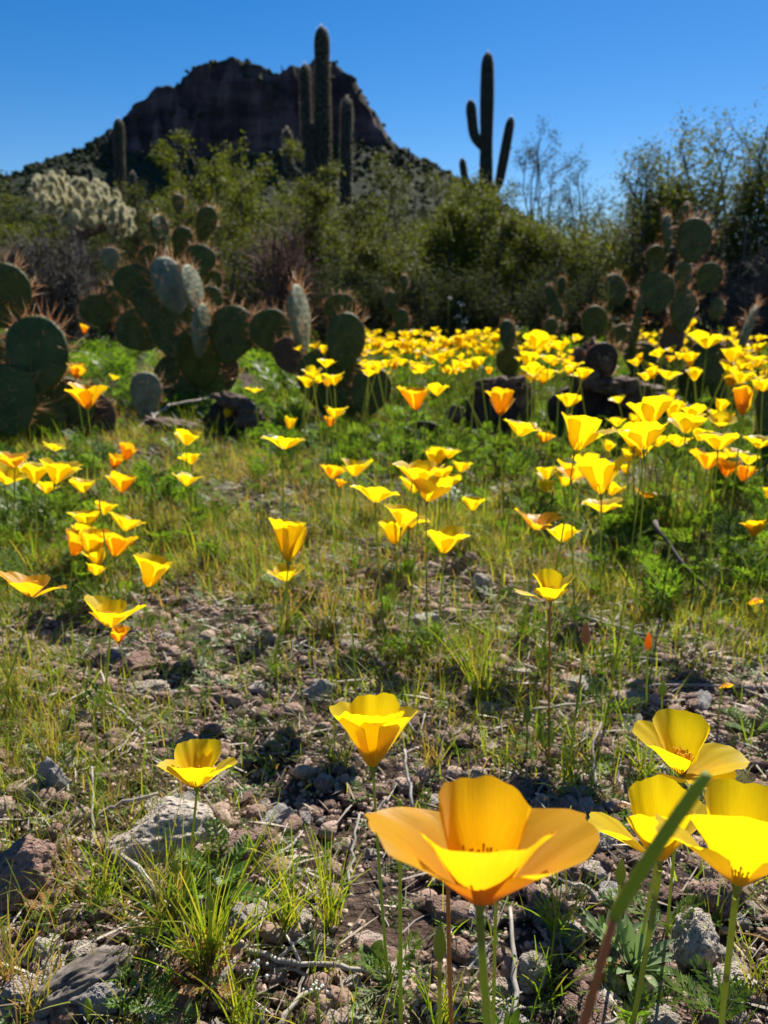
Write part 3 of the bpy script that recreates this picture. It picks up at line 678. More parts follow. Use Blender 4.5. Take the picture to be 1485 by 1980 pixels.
pear('tall prickly pear on the right, rising above the poppies', (1240, 760), 2.7,
     [(1340, 466, 84, 88, .05, 15, 8), (1292, 452, 40, 78, 0, 55, -6), (1268, 502, 52, 56, .05, 20, -14), (1270, 566, 80, 84, 0, 8, -2), (1370, 538, 60, 62, .1, 10, 14), (1325, 412, 26, 36, .1, 30, 0),
      (1232, 630, 24, 120, .0, 78, 8), (1318, 540, 50, 80, .15, 35, 6), (1320, 600, 70, 90, .15, 30, 4), (1386, 598, 40, 46, .05, 35, 20), (1205, 655, 60, 60, .2, 15, -18), (1240, 695, 76, 70, .05, 5, 0), (1260, 745, 110, 90, .1, 10, 0),
      (1150, 625, 60, 70, .25, 15, -12), (1192, 560, 50, 66, .2, 20, -14), (1300, 660, 60, 80, .2, 25, 5, M_bark)])
pear('prickly pear clump behind poppies near the right edge with an edge on tapered pad', (1380, 770), 2.5,
     [(1372, 700, 88, 96, 0, 10, 0), (1442, 640, 32, 104, -.05, 72, 12, PP), (1400, 740, 80, 90, .05, 20, 6), (1340, 740, 70, 80, .1, 5, -10)])
pear('dark pad pushing in at the right edge above the poppies', (1480, 850), 1.7, [(1490, 790, 90, 120, 0, 30, 6), (1500, 850, 100, 90, .05, 0, 0)])
pear('low prickly pear of two stacked pads left of the leafless brown pad', (985, 740), 3.0, [(982, 648, 38, 64, 0, 25, 0), (985, 700, 60, 60, .05, 20, -5), (1065, 632, 34, 34, .3, 20, 10), (985, 745, 50, 50, .05, 0, 0)])
pear('small far prickly pear behind the poppy field left of centre', (765, 660), 4.4, [(755, 585, 26, 48, 0, 30, -8), (776, 618, 34, 44, 0, 20, 4), (782, 548, 18, 36, .1, 45, 6), (768, 645, 34, 34, 0, 0, 0)])
pear('small far prickly pear behind the poppy field, right of centre', (1075, 640), 4.4, [(1064, 570, 24, 42, 0, 25, -10), (1086, 555, 20, 42, .1, 40, 8), (1075, 605, 30, 40, 0, 0, 0), (1078, 640, 32, 40, 0, 0, 0)])

# dead blackened pads and the bark they shed
def dead_clump(label, bx, D, pads, barks):
    b = at(bx, 820, D); b.z = gz(b.x, b.y)-0.01
    root = thing('dead_prickly_pear', label, 'cactus', b, 'dead prickly pear remains')
    for (px, py, w, h, dD, yaw, roll, sp_) in pads:
        pad(root, b, px, py, w, h, D+dD, yaw, roll, rnd.uniform(-20, 20), M_dead, spl=sp_, sm=M_spine, dens=0.7)
    for i, (px, py, w, h, dD) in enumerate(barks):
        v, f = ico(4); rg = random.Random(i+bx); c = at(px, py, D+dD); s = pscale(c)
        for q in range(len(v)):
            n_ = mnoise.fractal(Vector(v[q])*1.7+Vector((i*5, bx, 0)), 0.8, 2.0, 4)
            n_ += .45*mnoise.fractal(Vector((v[q][0]*9, v[q][1]*9, v[q][2]*3+i)), 0.8, 2.0, 3); v[q] = v[q]*(1+0.55*n_)
        v = v*[w*s*.5, w*s*.32, h*s*.5]
        link('husk', mesh_from('husk', v, f, False, None, [M_bark]), root, c-b, (0, rg.uniform(-.3, .3), 0))
dead_clump('blackened dead prickly pear stub with brown husk left of centre', 455, 2.2, [(455, 810, 110, 90, 0, 10, 0, 0), (420, 820, 60, 60, .05, 10, -20, 0)], [(450, 775, 70, 26, -.02), (485, 812, 46, 50, -.06), (330, 822, 100, 22, 0)])
dead_clump('arched black dead pad with spiny brown husk right of centre', 960, 2.15, [(955, 805, 120, 120, 0, 5, -6, 0), (1010, 800, 60, 100, .05, 40, 10, 0)], [(965, 745, 80, 34, .02), (1005, 775, 40, 70, .02), (985, 862, 110, 40, -.05), (880, 800, 30, 30, 0)])
dead_clump('tall ragged brown dead pad with radiating spines over a black mound', 1150, 2.2, [(1160, 705, 80, 90, 0, 25, 4, .2), (1110, 800, 120, 110, 0, 5, -8, 0), (1155, 760, 80, 90, .05, 10, 0, .2)], [(1140, 700, 62, 74, .01), (1130, 735, 56, 50, 0)])
dead_clump('broad black dead mound capped with grey shreds under the pair of tall poppies', 1240, 2.2, [(1215, 825, 150, 130, 0, 5, 4, 0), (1290, 840, 130, 110, .03, 5, 10, 0), (1330, 830, 80, 100, .1, 20, 14, 0)], [(1205, 748, 110, 34, -.02), (1270, 775, 90, 30, .0), (1230, 770, 60, 30, -.04)])
dead_clump('dark hollow stump half buried in fern green leaves in the centre', 790, 1.95, [(775, 868, 110, 90, 0, 10, -10, 0), (820, 850, 90, 80, .05, 10, 14, 0)], [])

# ------------------------------------------------------------------ loose stones and rocks
def rock_mesh(name, seed, sub, mat, amp=0.35, flat=0.75, facet=True):
    v, f = ico(sub); sv = Vector((seed*3.1, seed*1.7, seed*0.9)); rg = np.random.RandomState(seed)
    # clip with random planes for broken faces, then rough up
    for _ in range(9):
        n = rg.normal(0, 1, 3); n /= np.linalg.norm(n); d = rg.uniform(0.55, 0.9); k = v @ n-d; m = k > 0; v[m] -= np.outer(k[m], n)*0.92
    for q in range(len(v)):
        p = Vector(v[q]); a = mnoise.fractal(p*1.1+sv, 0.9, 2.0, 4)*amp+mnoise.fractal(p*5+sv, 0.9, 2.0, 3)*amp*0.30
        if sub > 3: a -= 0.11*max(0, 0.33-mnoise.voronoi(p*5.5+sv)[0][0])*3
        v[q] = v[q]*(1+a)
    v[:, 2] *= flat
    return mesh_from(name, v, f, False, None, [mat])
def rock(label, px, py, wpx, hpx, mat=M_rock, seed=1, rz=0.0, rx=0.0, depth=0.7, name='rock'):
    g = ground_at(px, py+hpx*0.42); s = pscale(g); w = wpx*s/2; h = hpx*s/2
    o = link(name, rock_mesh(name, seed, 5 if wpx > 70 else 4, mat, 0.28, 1.0), None, (g.x, g.y+w*depth*0.4, g.z+h*0.4), (rx, 0, rz), (w*1.12, w*depth*1.1, h*1.05))
    return tag(o, label, 'rock', 'larger rocks among the gravel')
rock('largest pale tan flat rock behind the small poppy stem, lower left', 308, 1615, 215, 115, M_rock, 3, 0.3, 0.15)
rock('reddish pitted rock at the left edge, lower left', 45, 1685, 150, 125, M_rock_red, 8, 0.6)
rock('rounded tan rock beside the grey green leaves, lower right', 1345, 1800, 110, 125, M_rock, 11, 1.0)
rock('reddish rock behind the right flower stem', 1405, 1735, 110, 90, M_rock_red, 12, 0.2)
rock('knobbly tan rock at the bottom right under the flower stem', 1412, 1885, 110, 80, M_rock, 13, 0.5)
rock('pinkish flat slab in the middle distance, left', 285, 1322, 86, 40, M_rock, 14, 0.2)
rock('pale grey standing stone left of the small poppy', 105, 1515, 56, 88, M_rock_gray, 15, 0.1)
rock('brown stone behind the largest flat rock, to its right', 475, 1640, 100, 60, M_rock_red, 16, 0.7)
rock('tan lumpy stone between the hero poppy stems at the bottom', 1035, 1850, 70, 90, M_rock, 17, 0.4)
rock('grey round stone in the middle right of the small spike plant', 615, 1320, 56, 50, M_rock_gray, 18, 0.3)
rock('dark reddish stone under the pointed left flower', 255, 1275, 78, 50, M_rock_red, 19, 0.9)
rock('reddish stone in the grass above the upright pair of poppies', 445, 1025, 40, 32, M_rock_red, 20, 0.3)
rock('tan rock in the lower left corner', 55, 1920, 90, 70, M_rock, 21, 0.3)
rock('pitted brown stone at the bottom left of centre', 345, 1945, 60, 70, M_rock_red, 22, 0.8)
rock('grey block beside the weathered wood, bottom left', 200, 1950, 80, 60, M_rock_gray, 23, 0.2)
rock('pale stone under the hero poppy, left side', 620, 1810, 60, 50, M_rock, 24, 0.1)
rock('brown stone at the right edge below the horizontal sticks', 1330, 1470, 70, 44, M_rock_red, 25, 0.4)
rock('rounded pale stone below the star shaped poppy', 930, 1130, 50, 44, M_rock, 26, 0.4)
rock('flat grey stone among the sticks on the right', 1120, 1310, 80, 36, M_rock_gray, 27, 0.5)
rock('reddish stone right of the upright pair of poppies', 905, 1095, 36, 40, M_rock_red, 28, 0.4)
rock('pale stone near the right sticks', 1215, 1345, 70, 40, M_rock, 29, 0.5)
rock('dark brown stone below the three left poppies', 405, 1085, 46, 36, M_rock_red, 30, 0.5)
rock('pale fractured stone at the base of the leafy patch, centre right', 1120, 945, 70, 34, M_rock_gray, 31, 0.5)
rock('brown stone at the bottom right corner', 1290, 1955, 80, 60, M_rock, 32, 0.2)
# ~250 hand sized and smaller loose stones
SM = [rock_mesh('stone', 100+i, 4, [M_pebu, M_rock, M_rock_red, M_rock_gray, M_pebu, M_rock, M_pebu, M_rock_red][i], 0.32, 0.8) for i in range(8)]
for i in range(280):
    px = rnd.uniform(-120, 1600); py = 1060+920*rnd.random()**0.8
    if rnd.random() < 0.35 and (px < 240 or py < 1130): continue
    g = ground_at(px, py); s = rnd.uniform(0.0045, 0.0105)*(1+0.5*rnd.random()**3)*(0.7+0.45*g.y)
    o = link('stone', SM[i % 8], None, (g.x, g.y, g.z+s*0.12), (rnd.uniform(-.4, .4), rnd.uniform(-.4, .4), rnd.uniform(0, 6)), (s*rnd.uniform(.9, 1.5), s, s*rnd.uniform(.6, 1)))
    tag(o, 'small broken '+['brown', 'tan', 'reddish', 'grey', 'brown', 'tan', 'brown', 'reddish'][i % 8]+' stone lying loose in the gravel', 'stone', 'loose '+['brown', 'tan', 'reddish', 'grey', 'brown', 'tan', 'brown', 'reddish'][i % 8]+' stones')
# gravel: uncountable
def world_pts(n, y0, y1, margin=0.12, p=1.0):
    u = rs.rand(n)
    Y = np.sqrt(y0*y0+(y1*y1-y0*y0)*u**p); X = (rs.rand(n)*2-1)*(0.53*Y*1.02+margin)
    return X, Y
def gravel(n, y0, y1, s0, s1, sub, name, pw):
    tem = []
    for k in range(10):
        r2 = np.random.RandomState(k); v, f = ico(sub)
        for _ in range(5):
            nn = r2.normal(0, 1, 3); nn /= np.linalg.norm(nn); d = r2.uniform(.55, .9); kk = v @ nn-d; m = kk > 0; v[m] -= np.outer(kk[m], nn)*.9
        v = v*(1+r2.uniform(-.14, .14, (len(v), 1))); v = v*[r2.uniform(.9, 1.4), 1, r2.uniform(.55, .85)]; tem.append((v, f))
    X, Y = world_pts(n, y0, y1); sz = (s0+(s1-s0)*rs.rand(n)**pw)
    T = np.stack([X, Y, gh(X, Y)+sz*0.25], -1); M = rand_rot_small(n)*sz[:, None, None]
    V, F = scatter(tem, rs.randint(0, 10, n), M, T)
    tag(link(name, mesh_from(name, V, F, False, None, [M_peb])), 'brown and pinkish volcanic gravel covering the soil', 'gravel', None, 'stuff')
def rand_rot_small(n):
    return np.einsum('nij,njk->nik', rotz(rs.uniform(0, 6.283, n)), rotx(rs.uniform(-.6, .6, n)))
gravel(9500, 0.2, 1.25, 0.0018, 0.0095, 2, 'gravel', 3.2)
gravel(32000, 0.2, 1.05, 0.0008, 0.0030, 1, 'fine_gravel', 1.5)
gravel(5000, 1.1, 2.6, 0.003, 0.012, 1, 'gravel', 2.0)

# ------------------------------------------------------------------ dead sticks and litter
def stick(label, pts, wpx, mat=M_stick, lift=0.004, name='dry_stick', forks=()):
    P = []
    for i, q in enumerate(pts):
        g = ground_at(q[0], q[1]); g.z += lift+(q[2] if len(q) > 2 else 0); P.append(g)
    Q = []
    for i in range(len(P)-1):
        for t in (0, .25, .5, .75): Q.append(P[i].lerp(P[i+1], t)+Vector((rnd.gauss(0, .0009), rnd.gauss(0, .0009), rnd.gauss(0, .0007)))*(0.5+P[i].y))
    Q.append(P[-1]); b = Q[0].copy(); r = wpx*pscale(b)/2
    mb = MB(); n = len(Q); add_tube(mb, [q-b for q in Q], [r*(1-0.45*i/n)*rnd.uniform(.85, 1.15) for i in range(n)], 7)
    for (i, dx, dy, dz) in forks:
        add_tube(mb, [Q[i]-b, Q[i]-b+Vector((dx, dy, dz))*.5+Vector((0, 0, .002)), Q[i]-b+Vector((dx, dy, dz))], [r*.6, r*.5, r*.3], 6)
    o = link(name, mb.mesh(name, [mat], True), None, b)
    return tag(o, label, 'stick', 'dead sticks on the gravel')
stick('long forked twig lying left to right at the bottom, left of centre', [(470, 1835), (560, 1868, .004), (650, 1878, .006), (760, 1890, .004)], 12, forks=((5, -.012, .02, .004), (3, .02, .02, .002)))
stick('bleached upright strip behind the hero poppy stem', [(1005, 1985), (995, 1900, .008), (985, 1790, .012)], 15)
stick('short white stick left of the hero poppy', [(672, 1690), (682, 1640, .006), (695, 1590, .01)], 8)
stick('thick twig crossing the lower left tuft diagonally', [(205, 1640), (270, 1720, .01), (370, 1825, .004)], 13)
stick('grey twig above the flat rock at left', [(180, 1600), (240, 1585, .01), (310, 1575, .014)], 10)
stick('thin white upright twig at far left', [(178, 1660), (186, 1610, .01), (185, 1550, .02)], 7)
stick('dark curved twig on the right running from the greenery to the right edge', [(1258, 1075, .05), (1310, 1115, .03), (1370, 1150, .01), (1490, 1190)], 8, M_twig)
stick('pale bent stick, middle right', [(1190, 1215), (1200, 1180, .005), (1275, 1150, .01)], 9)
stick('long pale stick slanting below the bud on the right', [(1115, 1205), (1180, 1225, .004), (1250, 1243, .004), (1400, 1245)], 8, forks=((6, .02, .01, .003),))
stick('horizontal bleached stick at right, uppermost of the stack', [(1130, 1272), (1200, 1272, .003), (1290, 1290)], 11)
stick('horizontal bleached stick crossing the right edge', [(1180, 1340), (1300, 1338, .004), (1490, 1342)], 7)
stick('thin stick below the horizontal ones at right', [(950, 1382), (1060, 1376, .003), (1190, 1350), (1260, 1330)], 7)
stick('pale twig slanting in the gravel right of the upright yellow poppy', [(1005, 1470), (1040, 1445), (1075, 1430)], 7)
stick('short pale twig standing right of the stems', [(1148, 1540), (1143, 1480, .01), (1160, 1440, .015)], 8)
stick('broken twig near the top left of the gravel', [(310, 968), (340, 985, .004), (360, 1000)], 8)
stick('twig slanting through gravel left of the small poppy', [(205, 1365), (250, 1400), (290, 1440)], 7)
stick('light twig at the bottom, left of the hero stem', [(535, 1985), (570, 1945, .005), (600, 1910)], 13)
stick('forked twig at the bottom right of centre', [(1130, 1985), (1180, 1975, .004), (1240, 1945)], 9)
stick('thin twig under the hero poppy at right', [(1090, 1710), (1130, 1722, .004), (1165, 1745)], 8)
stick('slim twig above the left stone', [(490, 1380), (520, 1400), (560, 1430)], 7)
stick('curved grey twig left of the hero poppy, standing', [(800, 1560), (790, 1520, .01), (782, 1480, .015)], 8)
stick('flat bark like twig at the lower right', [(1200, 1560), (1195, 1510, .004), (1200, 1490)], 8)
stick('dead pale branch lying in front of the left pear clumps', [(250, 838), (300, 825, .03), (330, 810, .05), (400, 800, .05)], 9)
stick('broken pale splinter below the dead branch at left', [(295, 820, .06), (308, 850, .0)], 8)
# weathered wood chunk
g = ground_at(165, 1935)
wv, wf = ico(5)
for q in range(len(wv)):
    p = Vector(wv[q]); n_ = mnoise.fractal(Vector((p.x*.8, p.y*7, p.z*7)), .8, 2.0, 4); n2_ = mnoise.fractal(p*2.2, .9, 2.0, 3)
    k = 1+.16*n_+.22*n2_; wv[q] = (p.x*(1+.2*n2_), p.y*k, p.z*k)
wv = wv*[.026, .011, .010]; ca, sa = math.cos(.7), math.sin(.7)
wv = np.stack([wv[:, 0]*ca-wv[:, 1]*sa, wv[:, 0]*sa+wv[:, 1]*ca, wv[:, 2]+.006], -1)
wood_me = mesh_from('wood_chunk', wv, wf, False, None, [M_wood])
o = link('wood_chunk', wood_me, None, g); tag(o, 'striated grey weathered wood chunk at the bottom left', 'wood')
for i in range(150):
    px = rnd.uniform(-60, 1540); py = 1080+880*rnd.random(); g = ground_at(px, py); a = rnd.uniform(0, PI); l = rnd.uniform(.012, .045)*(0.6+.5*g.y)
    if i == 0: TW = []
    if i < 8:
        mb = MB(); k = [Vector((t-.5, .06*math.sin(t*5+i), .05*math.sin(t*4+i*2))) for t in (0, .2, .4, .6, .8, 1)]; add_tube(mb, k, [.022, .03, .026, .028, .02, .012], 6)
        TW.append(mb.mesh('twig', [M_stick if i % 3 else M_straw], True))
    o = link('twig', TW[i % 8], None, (g.x, g.y, g.z+.004), (rnd.uniform(-.15, .15), rnd.uniform(-.25, .25), a), (l, l*rnd.uniform(.8, 1.4), l))
    tag(o, 'short dry twig lying loose on the gravel', 'twig', 'loose twigs on the gravel')
def litter(n):
    v = np.array([[-.5, -.02, 0], [.5, -.008, .02], [.5, .008, .02], [-.5, .02, 0], [0, 0, .05]]); f = np.array([[0, 1, 4], [1, 2, 4], [2, 3, 4], [3, 0, 4]])
    X, Y = world_pts(n, .2, 1.8); sz = rs.uniform(.006, .035, n); T = np.stack([X, Y, gh(X, Y)+.0035+rs.rand(n)*.004], -1)
    M = np.einsum('nij,njk->nik', rotz(rs.uniform(0, 6.28, n)), rotx(rs.uniform(-.8, .8, n)))*sz[:, None, None]
    V, F = scatter([(v, f)], np.zeros(n, int), M, T)
    tag(link('dry_litter', mesh_from('dry_litter', V, F, False, None, [M_straw])), 'thin dry straw litter scattered over the gravel', 'litter', None, 'stuff')
litter(12000)

# ------------------------------------------------------------------ grass and leafy ground cover
def blade(bend, w, n=4):
    V = []; 
    for i in range(n+1):
        t = i/n; ww = w*(1-t)**0.7*0.5; y = bend*t*t; z = t*(1-0.25*abs(bend)*t)
        if i == n: V.append((0, y, z))
        else: V += [(-ww, y, z), (ww, y, z)]
    F = []
    for i in range(n-1): F += [(2*i, 2*i+1, 2*i+3), (2*i, 2*i+3, 2*i+2)]
    F.append((2*n-2, 2*n-1, 2*n)); return np.array(V), np.array(F)
BL = [blade(b, w) for b, w in ((0.05, .022), (.2, .02), (.35, .024), (.5, .02), (.15, .03), (.65, .022))]
XS = [-200, 0, 250, 500, 750, 1000, 1250, 1485, 1700]
YS = [700, 860, 950, 1050, 1150, 1250, 1400, 1600, 1800, 1990]
DG = [[.5]*9, [.9, 1, .9, .8, .6, .5, .6, .7, .7], [1, 1, 1, 1, 1, .9, .9, .9, .9], [1, 1, .9, .8, .8, .9, .9, .9, .9], [.9, .9, .55, .35, .5, .75, .8, .8, .8],
      [.8, .8, .4, .25, .4, .6, .35, .5, .5], [.6, .6, .3, .2, .3, .45, .22, .3, .35], [.5, .5, .4, .35, .45, .35, .3, .4, .45], [.5, .4, .6, .4, .45, .4, .3, .35, .4], [.5, .5, .5, .4, .4, .4, .3, .35, .4]]
def grass(name, label, ntuft, y0, y1, h0, h1, mat, nb, dens, spread=0.010, wide=1.0):
    X, Y = world_pts(ntuft, y0, y1); px, py = project(X, Y, 0)
    d = bilin(dens, XS, YS, px, py)*(0.15+1.3*np.clip(0.42+0.9*np.sin(X*9+1)*np.sin(Y*11+X*5)+0.4*np.sin(X*31)*np.cos(Y*27), 0, 1))
    k = rs.rand(ntuft) < d; X, Y = X[k], Y[k]; n = len(X)
    cnt = rs.randint(max(2, nb//3), nb+1, n); I = np.repeat(np.arange(n), cnt); m = len(I)
    az = rs.uniform(0, 6.283, m); ro = np.abs(rs.normal(0, spread, m)); hx = X[I]+np.cos(az)*ro; hy = Y[I]+np.sin(az)*ro
    th = rs.uniform(.6, 1.2, n)[I]; L = rs.uniform(h0, h1, m)*th
    tilt = np.clip(rs.normal(.38, .30, m), 0, 1.3)
    M = np.einsum('nij,njk->nik', rotz(az-PI/2+rs.normal(0, .5, m)), np.einsum('nij,njk->nik', rotx(-tilt), rotz(rs.normal(0, .5, m))))
    # same world width for blades of different length
    S = np.stack([np.clip(rs.uniform(.8, 1.2, m)*0.055*wide, .02, .09), L, L], -1)
    M = M*S[:, None, :]
    T = np.stack([hx, hy, gh(hx, hy)-.001], -1)
    V, F = scatter(BL, rs.randint(0, len(BL), m), M, T)
    tag(link(name, mesh_from(name, V, F, False, None, [mat])), label, 'grass', None, 'stuff')
grass('grass', 'fine green grass growing through the gravel', 10500, .2, 1.35, .014, .052, M_grass, 9, DG, .012, .8)
grass('dry_grass', 'yellowing short grass among the stones', 5200, .2, 1.3, .012, .040, M_grass_y, 9, DG)
grass('yellow_grass', 'dense yellow green grass in the middle distance', 21000, .85, 2.5, .014, .048, M_grass_y, 10, [[.3]*9, [.4, .4, .7, .9, .6, .3, .2, .2, .2], [.5, .5, 1, 1, 1, .7, .4, .3, .3]]+[[.6, .6, .9, .9, .9, .8, .5, .5, .5]]*7, .014, 1.5)
grass('tall_grass', 'taller green grass under the poppies', 4200, .9, 3.2, .04, .10, M_grass, 9, [[.9]*9, [.9, .9, .6, .5, .7, .8, .9, .9, .9], [1, 1, .5, .3, .4, .6, .9, 1, 1], [.9, .9, .4, .3, .4, .6, 1, 1, 1]]+[[.5]*9]*6, .02, 1.6)
# ferny poppy foliage
def fern(seed, nl=7):
    rg = np.random.RandomState(seed); V = []; F = []
    def fr(p, a, l, w):
        k = len(V); d = np.array([math.sin(a), math.cos(a), rg.uniform(-.1, .2)]); n = np.array([math.cos(a), -math.sin(a), 0])*w
        V.extend([p-n*.4, p+d*l*.55+n, p+d*l, p+d*l*.55-n]); F.extend([(k, k+1, k+2), (k, k+2, k+3)])
    P = lambda t: np.array([0, t*(1-.15*t), .35*t-.35*t*t])
    k = len(V); V.extend([P(0)-[.012, 0, 0], P(0)+[.012, 0, 0], P(.5)+[.01, 0, 0], P(.5)-[.01, 0, 0], P(1)]); F.extend([(k, k+1, k+2), (k, k+2, k+3), (k+3, k+2, k+4)])
    for i in range(nl):
        t = .25+.7*i/(nl-1); l = .34*(1-.55*abs(t-.5)*1.6)
        for s in (-1, 1):
            a = s*rg.uniform(.7, 1.0); fr(P(t), a, l*rg.uniform(.8, 1.1), .028)
            q = P(t)+np.array([math.sin(a), math.cos(a), 0])*l*.45
            fr(q, a-s*.6, l*.45, .022)
    fr(P(.95), 0, .16, .03)
    return np.array(V), np.array(F)
FE = [fern(s) for s in range(6)]; FE2 = [fern(s+20, 4) for s in range(5)]
def ferns(name, label, n, y0, y1, s0, s1, tem, mat, dens, per=8, up=.75, pw=1.0):
    X, Y = world_pts(n, y0, y1, .25, pw); px, py = project(X, Y, 0); d = bilin(dens, XS, YS, px, py)
    d = d*(.3+1.1*np.clip(.5+.8*np.sin(X*5+2)*np.sin(Y*4.3+X*2), 0, 1))
    k = rs.rand(n) < d; X, Y = X[k], Y[k]; n = len(X); I = np.repeat(np.arange(n), per); m = len(I)
    az = rs.uniform(0, 6.283, m); el = np.clip(rs.normal(up, .35, m), -.1, 1.45); sc = rs.uniform(s0, s1, m)*rs.uniform(.6, 1.25, n)[I]
    M = np.einsum('nij,njk->nik', rotz(az), np.einsum('nij,njk->nik', rotx(el), rotz(rs.normal(0, .1, m))))*sc[:, None, None]
    hx = X[I]+rs.normal(0, .012, m); hy = Y[I]+rs.normal(0, .012, m); T = np.stack([hx, hy, gh(hx, hy)], -1)
    V, F = scatter(tem, rs.randint(0, len(tem), m), M, T)
    tag(link(name, mesh_from(name, V, F, False, None, [mat])), label, 'ground cover', None, 'stuff')
DF = [[1, 1, 1, 1, 1, 1, 1, 1, 1], [.5, .5, .3, .4, 1, .9, .9, 1, 1], [.7, .6, .25, .06, .1, .5, .9, 1, 1], [.7, .6, .2, .03, .03, .3, .8, 1, 1], [.3, .3, .1, 0, 0, .05, .35, .5, .5], [.1, .1, .05, 0, 0, 0, .03, .03, .03]]+[[.02]*9]*4
ferns('poppy_foliage', 'feathery green poppy leaves forming a low carpet', 4200, .8, 3.2, .032, .075, FE, M_fern, DF)
ferns('far_poppy_foliage', 'bright green leaf carpet under the far poppy field', 2800, 3.0, 9.0, .10, .19, FE2, M_fern, [[1]*9]*10, 7, .9)
ferns('far_brush_cover', 'dark low brush carpeting the flat below the butte', 2600, 8.5, 45.0, .35, .8, FE2, M_creo_d, [[1]*9]*10, 8, 1.0)
ferns('small_herbs', 'tiny low herbs between the pebbles', 7000, .22, 2.0, .010, .028, FE2, M_filaree, [[.8]*9, [.8]*9, [1]*9, [1]*9, [.9, .9, .8, .7, .7, .8, .8, .8, .8], [.8, .8, .6, .4, .5, .6, .5, .5, .5]]+[[.4, .4, .35, .3, .35, .35, .3, .35, .4]]*4, 6, .5)

# hero plants near the lens
def leaf_strip(mb, P, w, n=6):
    P = [Vector(p) for p in P]
    Q = bez(P[0], P[1], P[2], n); V = []
    side = (Q[-1]-Q[0]).cross(Vector((0, 0, 1))); side = side.normalized() if side.length > 1e-6 else Vector((1, 0, 0))
    for i, q in enumerate(Q):
        t = i/n; ww = w*math.sin(PI*min(max(t*.93+.05, 0), 1))**.8*.5; V += [tuple(q-side*ww+Vector((0, 0, ww*.5))), tuple(q), tuple(q+side*ww+Vector((0, 0, ww*.5)))]
    F = []
    for i in range(n):
        a = 3*i; F += [(a, a+1, a+4, a+3), (a+1, a+2, a+5, a+4)]
    mb.add(V, F)
def tuft(label, px, py, hpx, n, spread, mat=M_grass, seed=1, wid=.0009, group='grass tufts near the lens'):
    rg = random.Random(seed); g = ground_at(px, py); H = hpx*pscale(g); root = thing('grass_tuft', label, 'grass tuft', g, group); mb = MB()
    for i in range(n):
        az = rg.uniform(0, 2*PI); l = H*rg.uniform(.4, 1.05); lean = rg.uniform(.05, spread)
        b = Vector((rg.gauss(0, .0035), rg.gauss(0, .0035), 0)); e = b+Vector((math.cos(az)*l*lean, math.sin(az)*l*lean, l*(1-.3*lean))); m = b.lerp(e, .5)+Vector((-math.cos(az)*l*lean*.15, -math.sin(az)*l*lean*.15, l*.08))
        add_ribbon(mb, bez(b, m, e, 5), [wid*.62*(1-.8*k/5)+.00008 for k in range(6)])
        if rg.random() < .6:
            for q in range(rg.randint(1, 3)):
                t = rg.uniform(.3, .8); p = b.lerp(e, t); d = Vector((rg.gauss(0, 1), rg.gauss(0, 1), rg.uniform(.6, 2))).normalized()*l*rg.uniform(.15, .35)
                add_ribbon(mb, [p, p+d*.5+Vector((0, 0, .001)), p+d], [wid*.42, wid*.38, .0001])
    o = link('blades', mb.mesh('blades', [mat], True), root); o['kind'] = 'stuff'
tuft('big branching grass tuft standing left of the small poppy stem', 402, 1880, 330, 64, .75, M_grass, 1, .0010)
tuft('second half of the big left tuft, leaning left', 330, 1800, 260, 38, .9, M_grass_y, 2, .0009)
tuft('fine grass tuft right of the small poppy stem', 560, 1790, 250, 34, .6, M_grass, 3)
tuft('fine grass tuft just left of the hero poppy', 640, 1760, 260, 36, .6, M_grass, 4)
tuft('thin seeded grass reaching in at the left edge', 20, 1900, 300, 22, .8, M_grass_y, 5)
tuft('low grass tuft at the lower left corner', 70, 1985, 200, 26, .7, M_grass_y, 6)
tuft('upright grass between the two stems at the bottom', 470, 1985, 200, 30, .5, M_grass, 7)
tuft('fine grass under the hero poppy, right side', 1080, 1800, 170, 30, .8, M_grass, 8)
tuft('grass tuft left of the grey green leaves', 1050, 1900, 130, 22, .8, M_grass, 9)
tuft('grass tuft at the bottom right corner', 1470, 1930, 170, 20, .7, M_grass, 10)
tuft('grass tuft below the right sticks', 1370, 1560, 130, 26, .8, M_grass, 11)
tuft('grass tuft left of the mid right poppy stem', 930, 1360, 200, 34, .6, M_grass, 12)
tuft('tall grass tuft beside the bud stem', 1190, 1290, 130, 28, .6, M_grass, 13)
tuft('grass tuft at the left edge below the pointed flower', 30, 1390, 190, 34, .6, M_grass_y, 14)
tuft('grass tuft left of the first small poppy', 110, 1480, 170, 26, .6, M_grass_y, 15)
tuft('grass tuft above the right corner flowers', 1250, 1520, 130, 26, .7, M_grass, 16)
tuft('loose grass tuft beside the spike plant', 640, 1250, 120, 30, .7, M_grass_y, 17)
tuft('grass tuft among gravel in the middle', 840, 1480, 120, 24, .7, M_grass_y, 18)
tuft('grass tuft right behind the hero poppy', 1100, 1520, 120, 24, .7, M_grass, 19)
tuft('grass tuft under the upright pair of poppies', 545, 1230, 120, 30, .7, M_grass_y, 20)
tuft('grass tuft bottom centre beside the hero stem', 850, 1985, 170, 24, .6, M_grass, 21)
tuft('grass tuft by the largest pale rock', 200, 1760, 190, 22, .8, M_grass, 22)
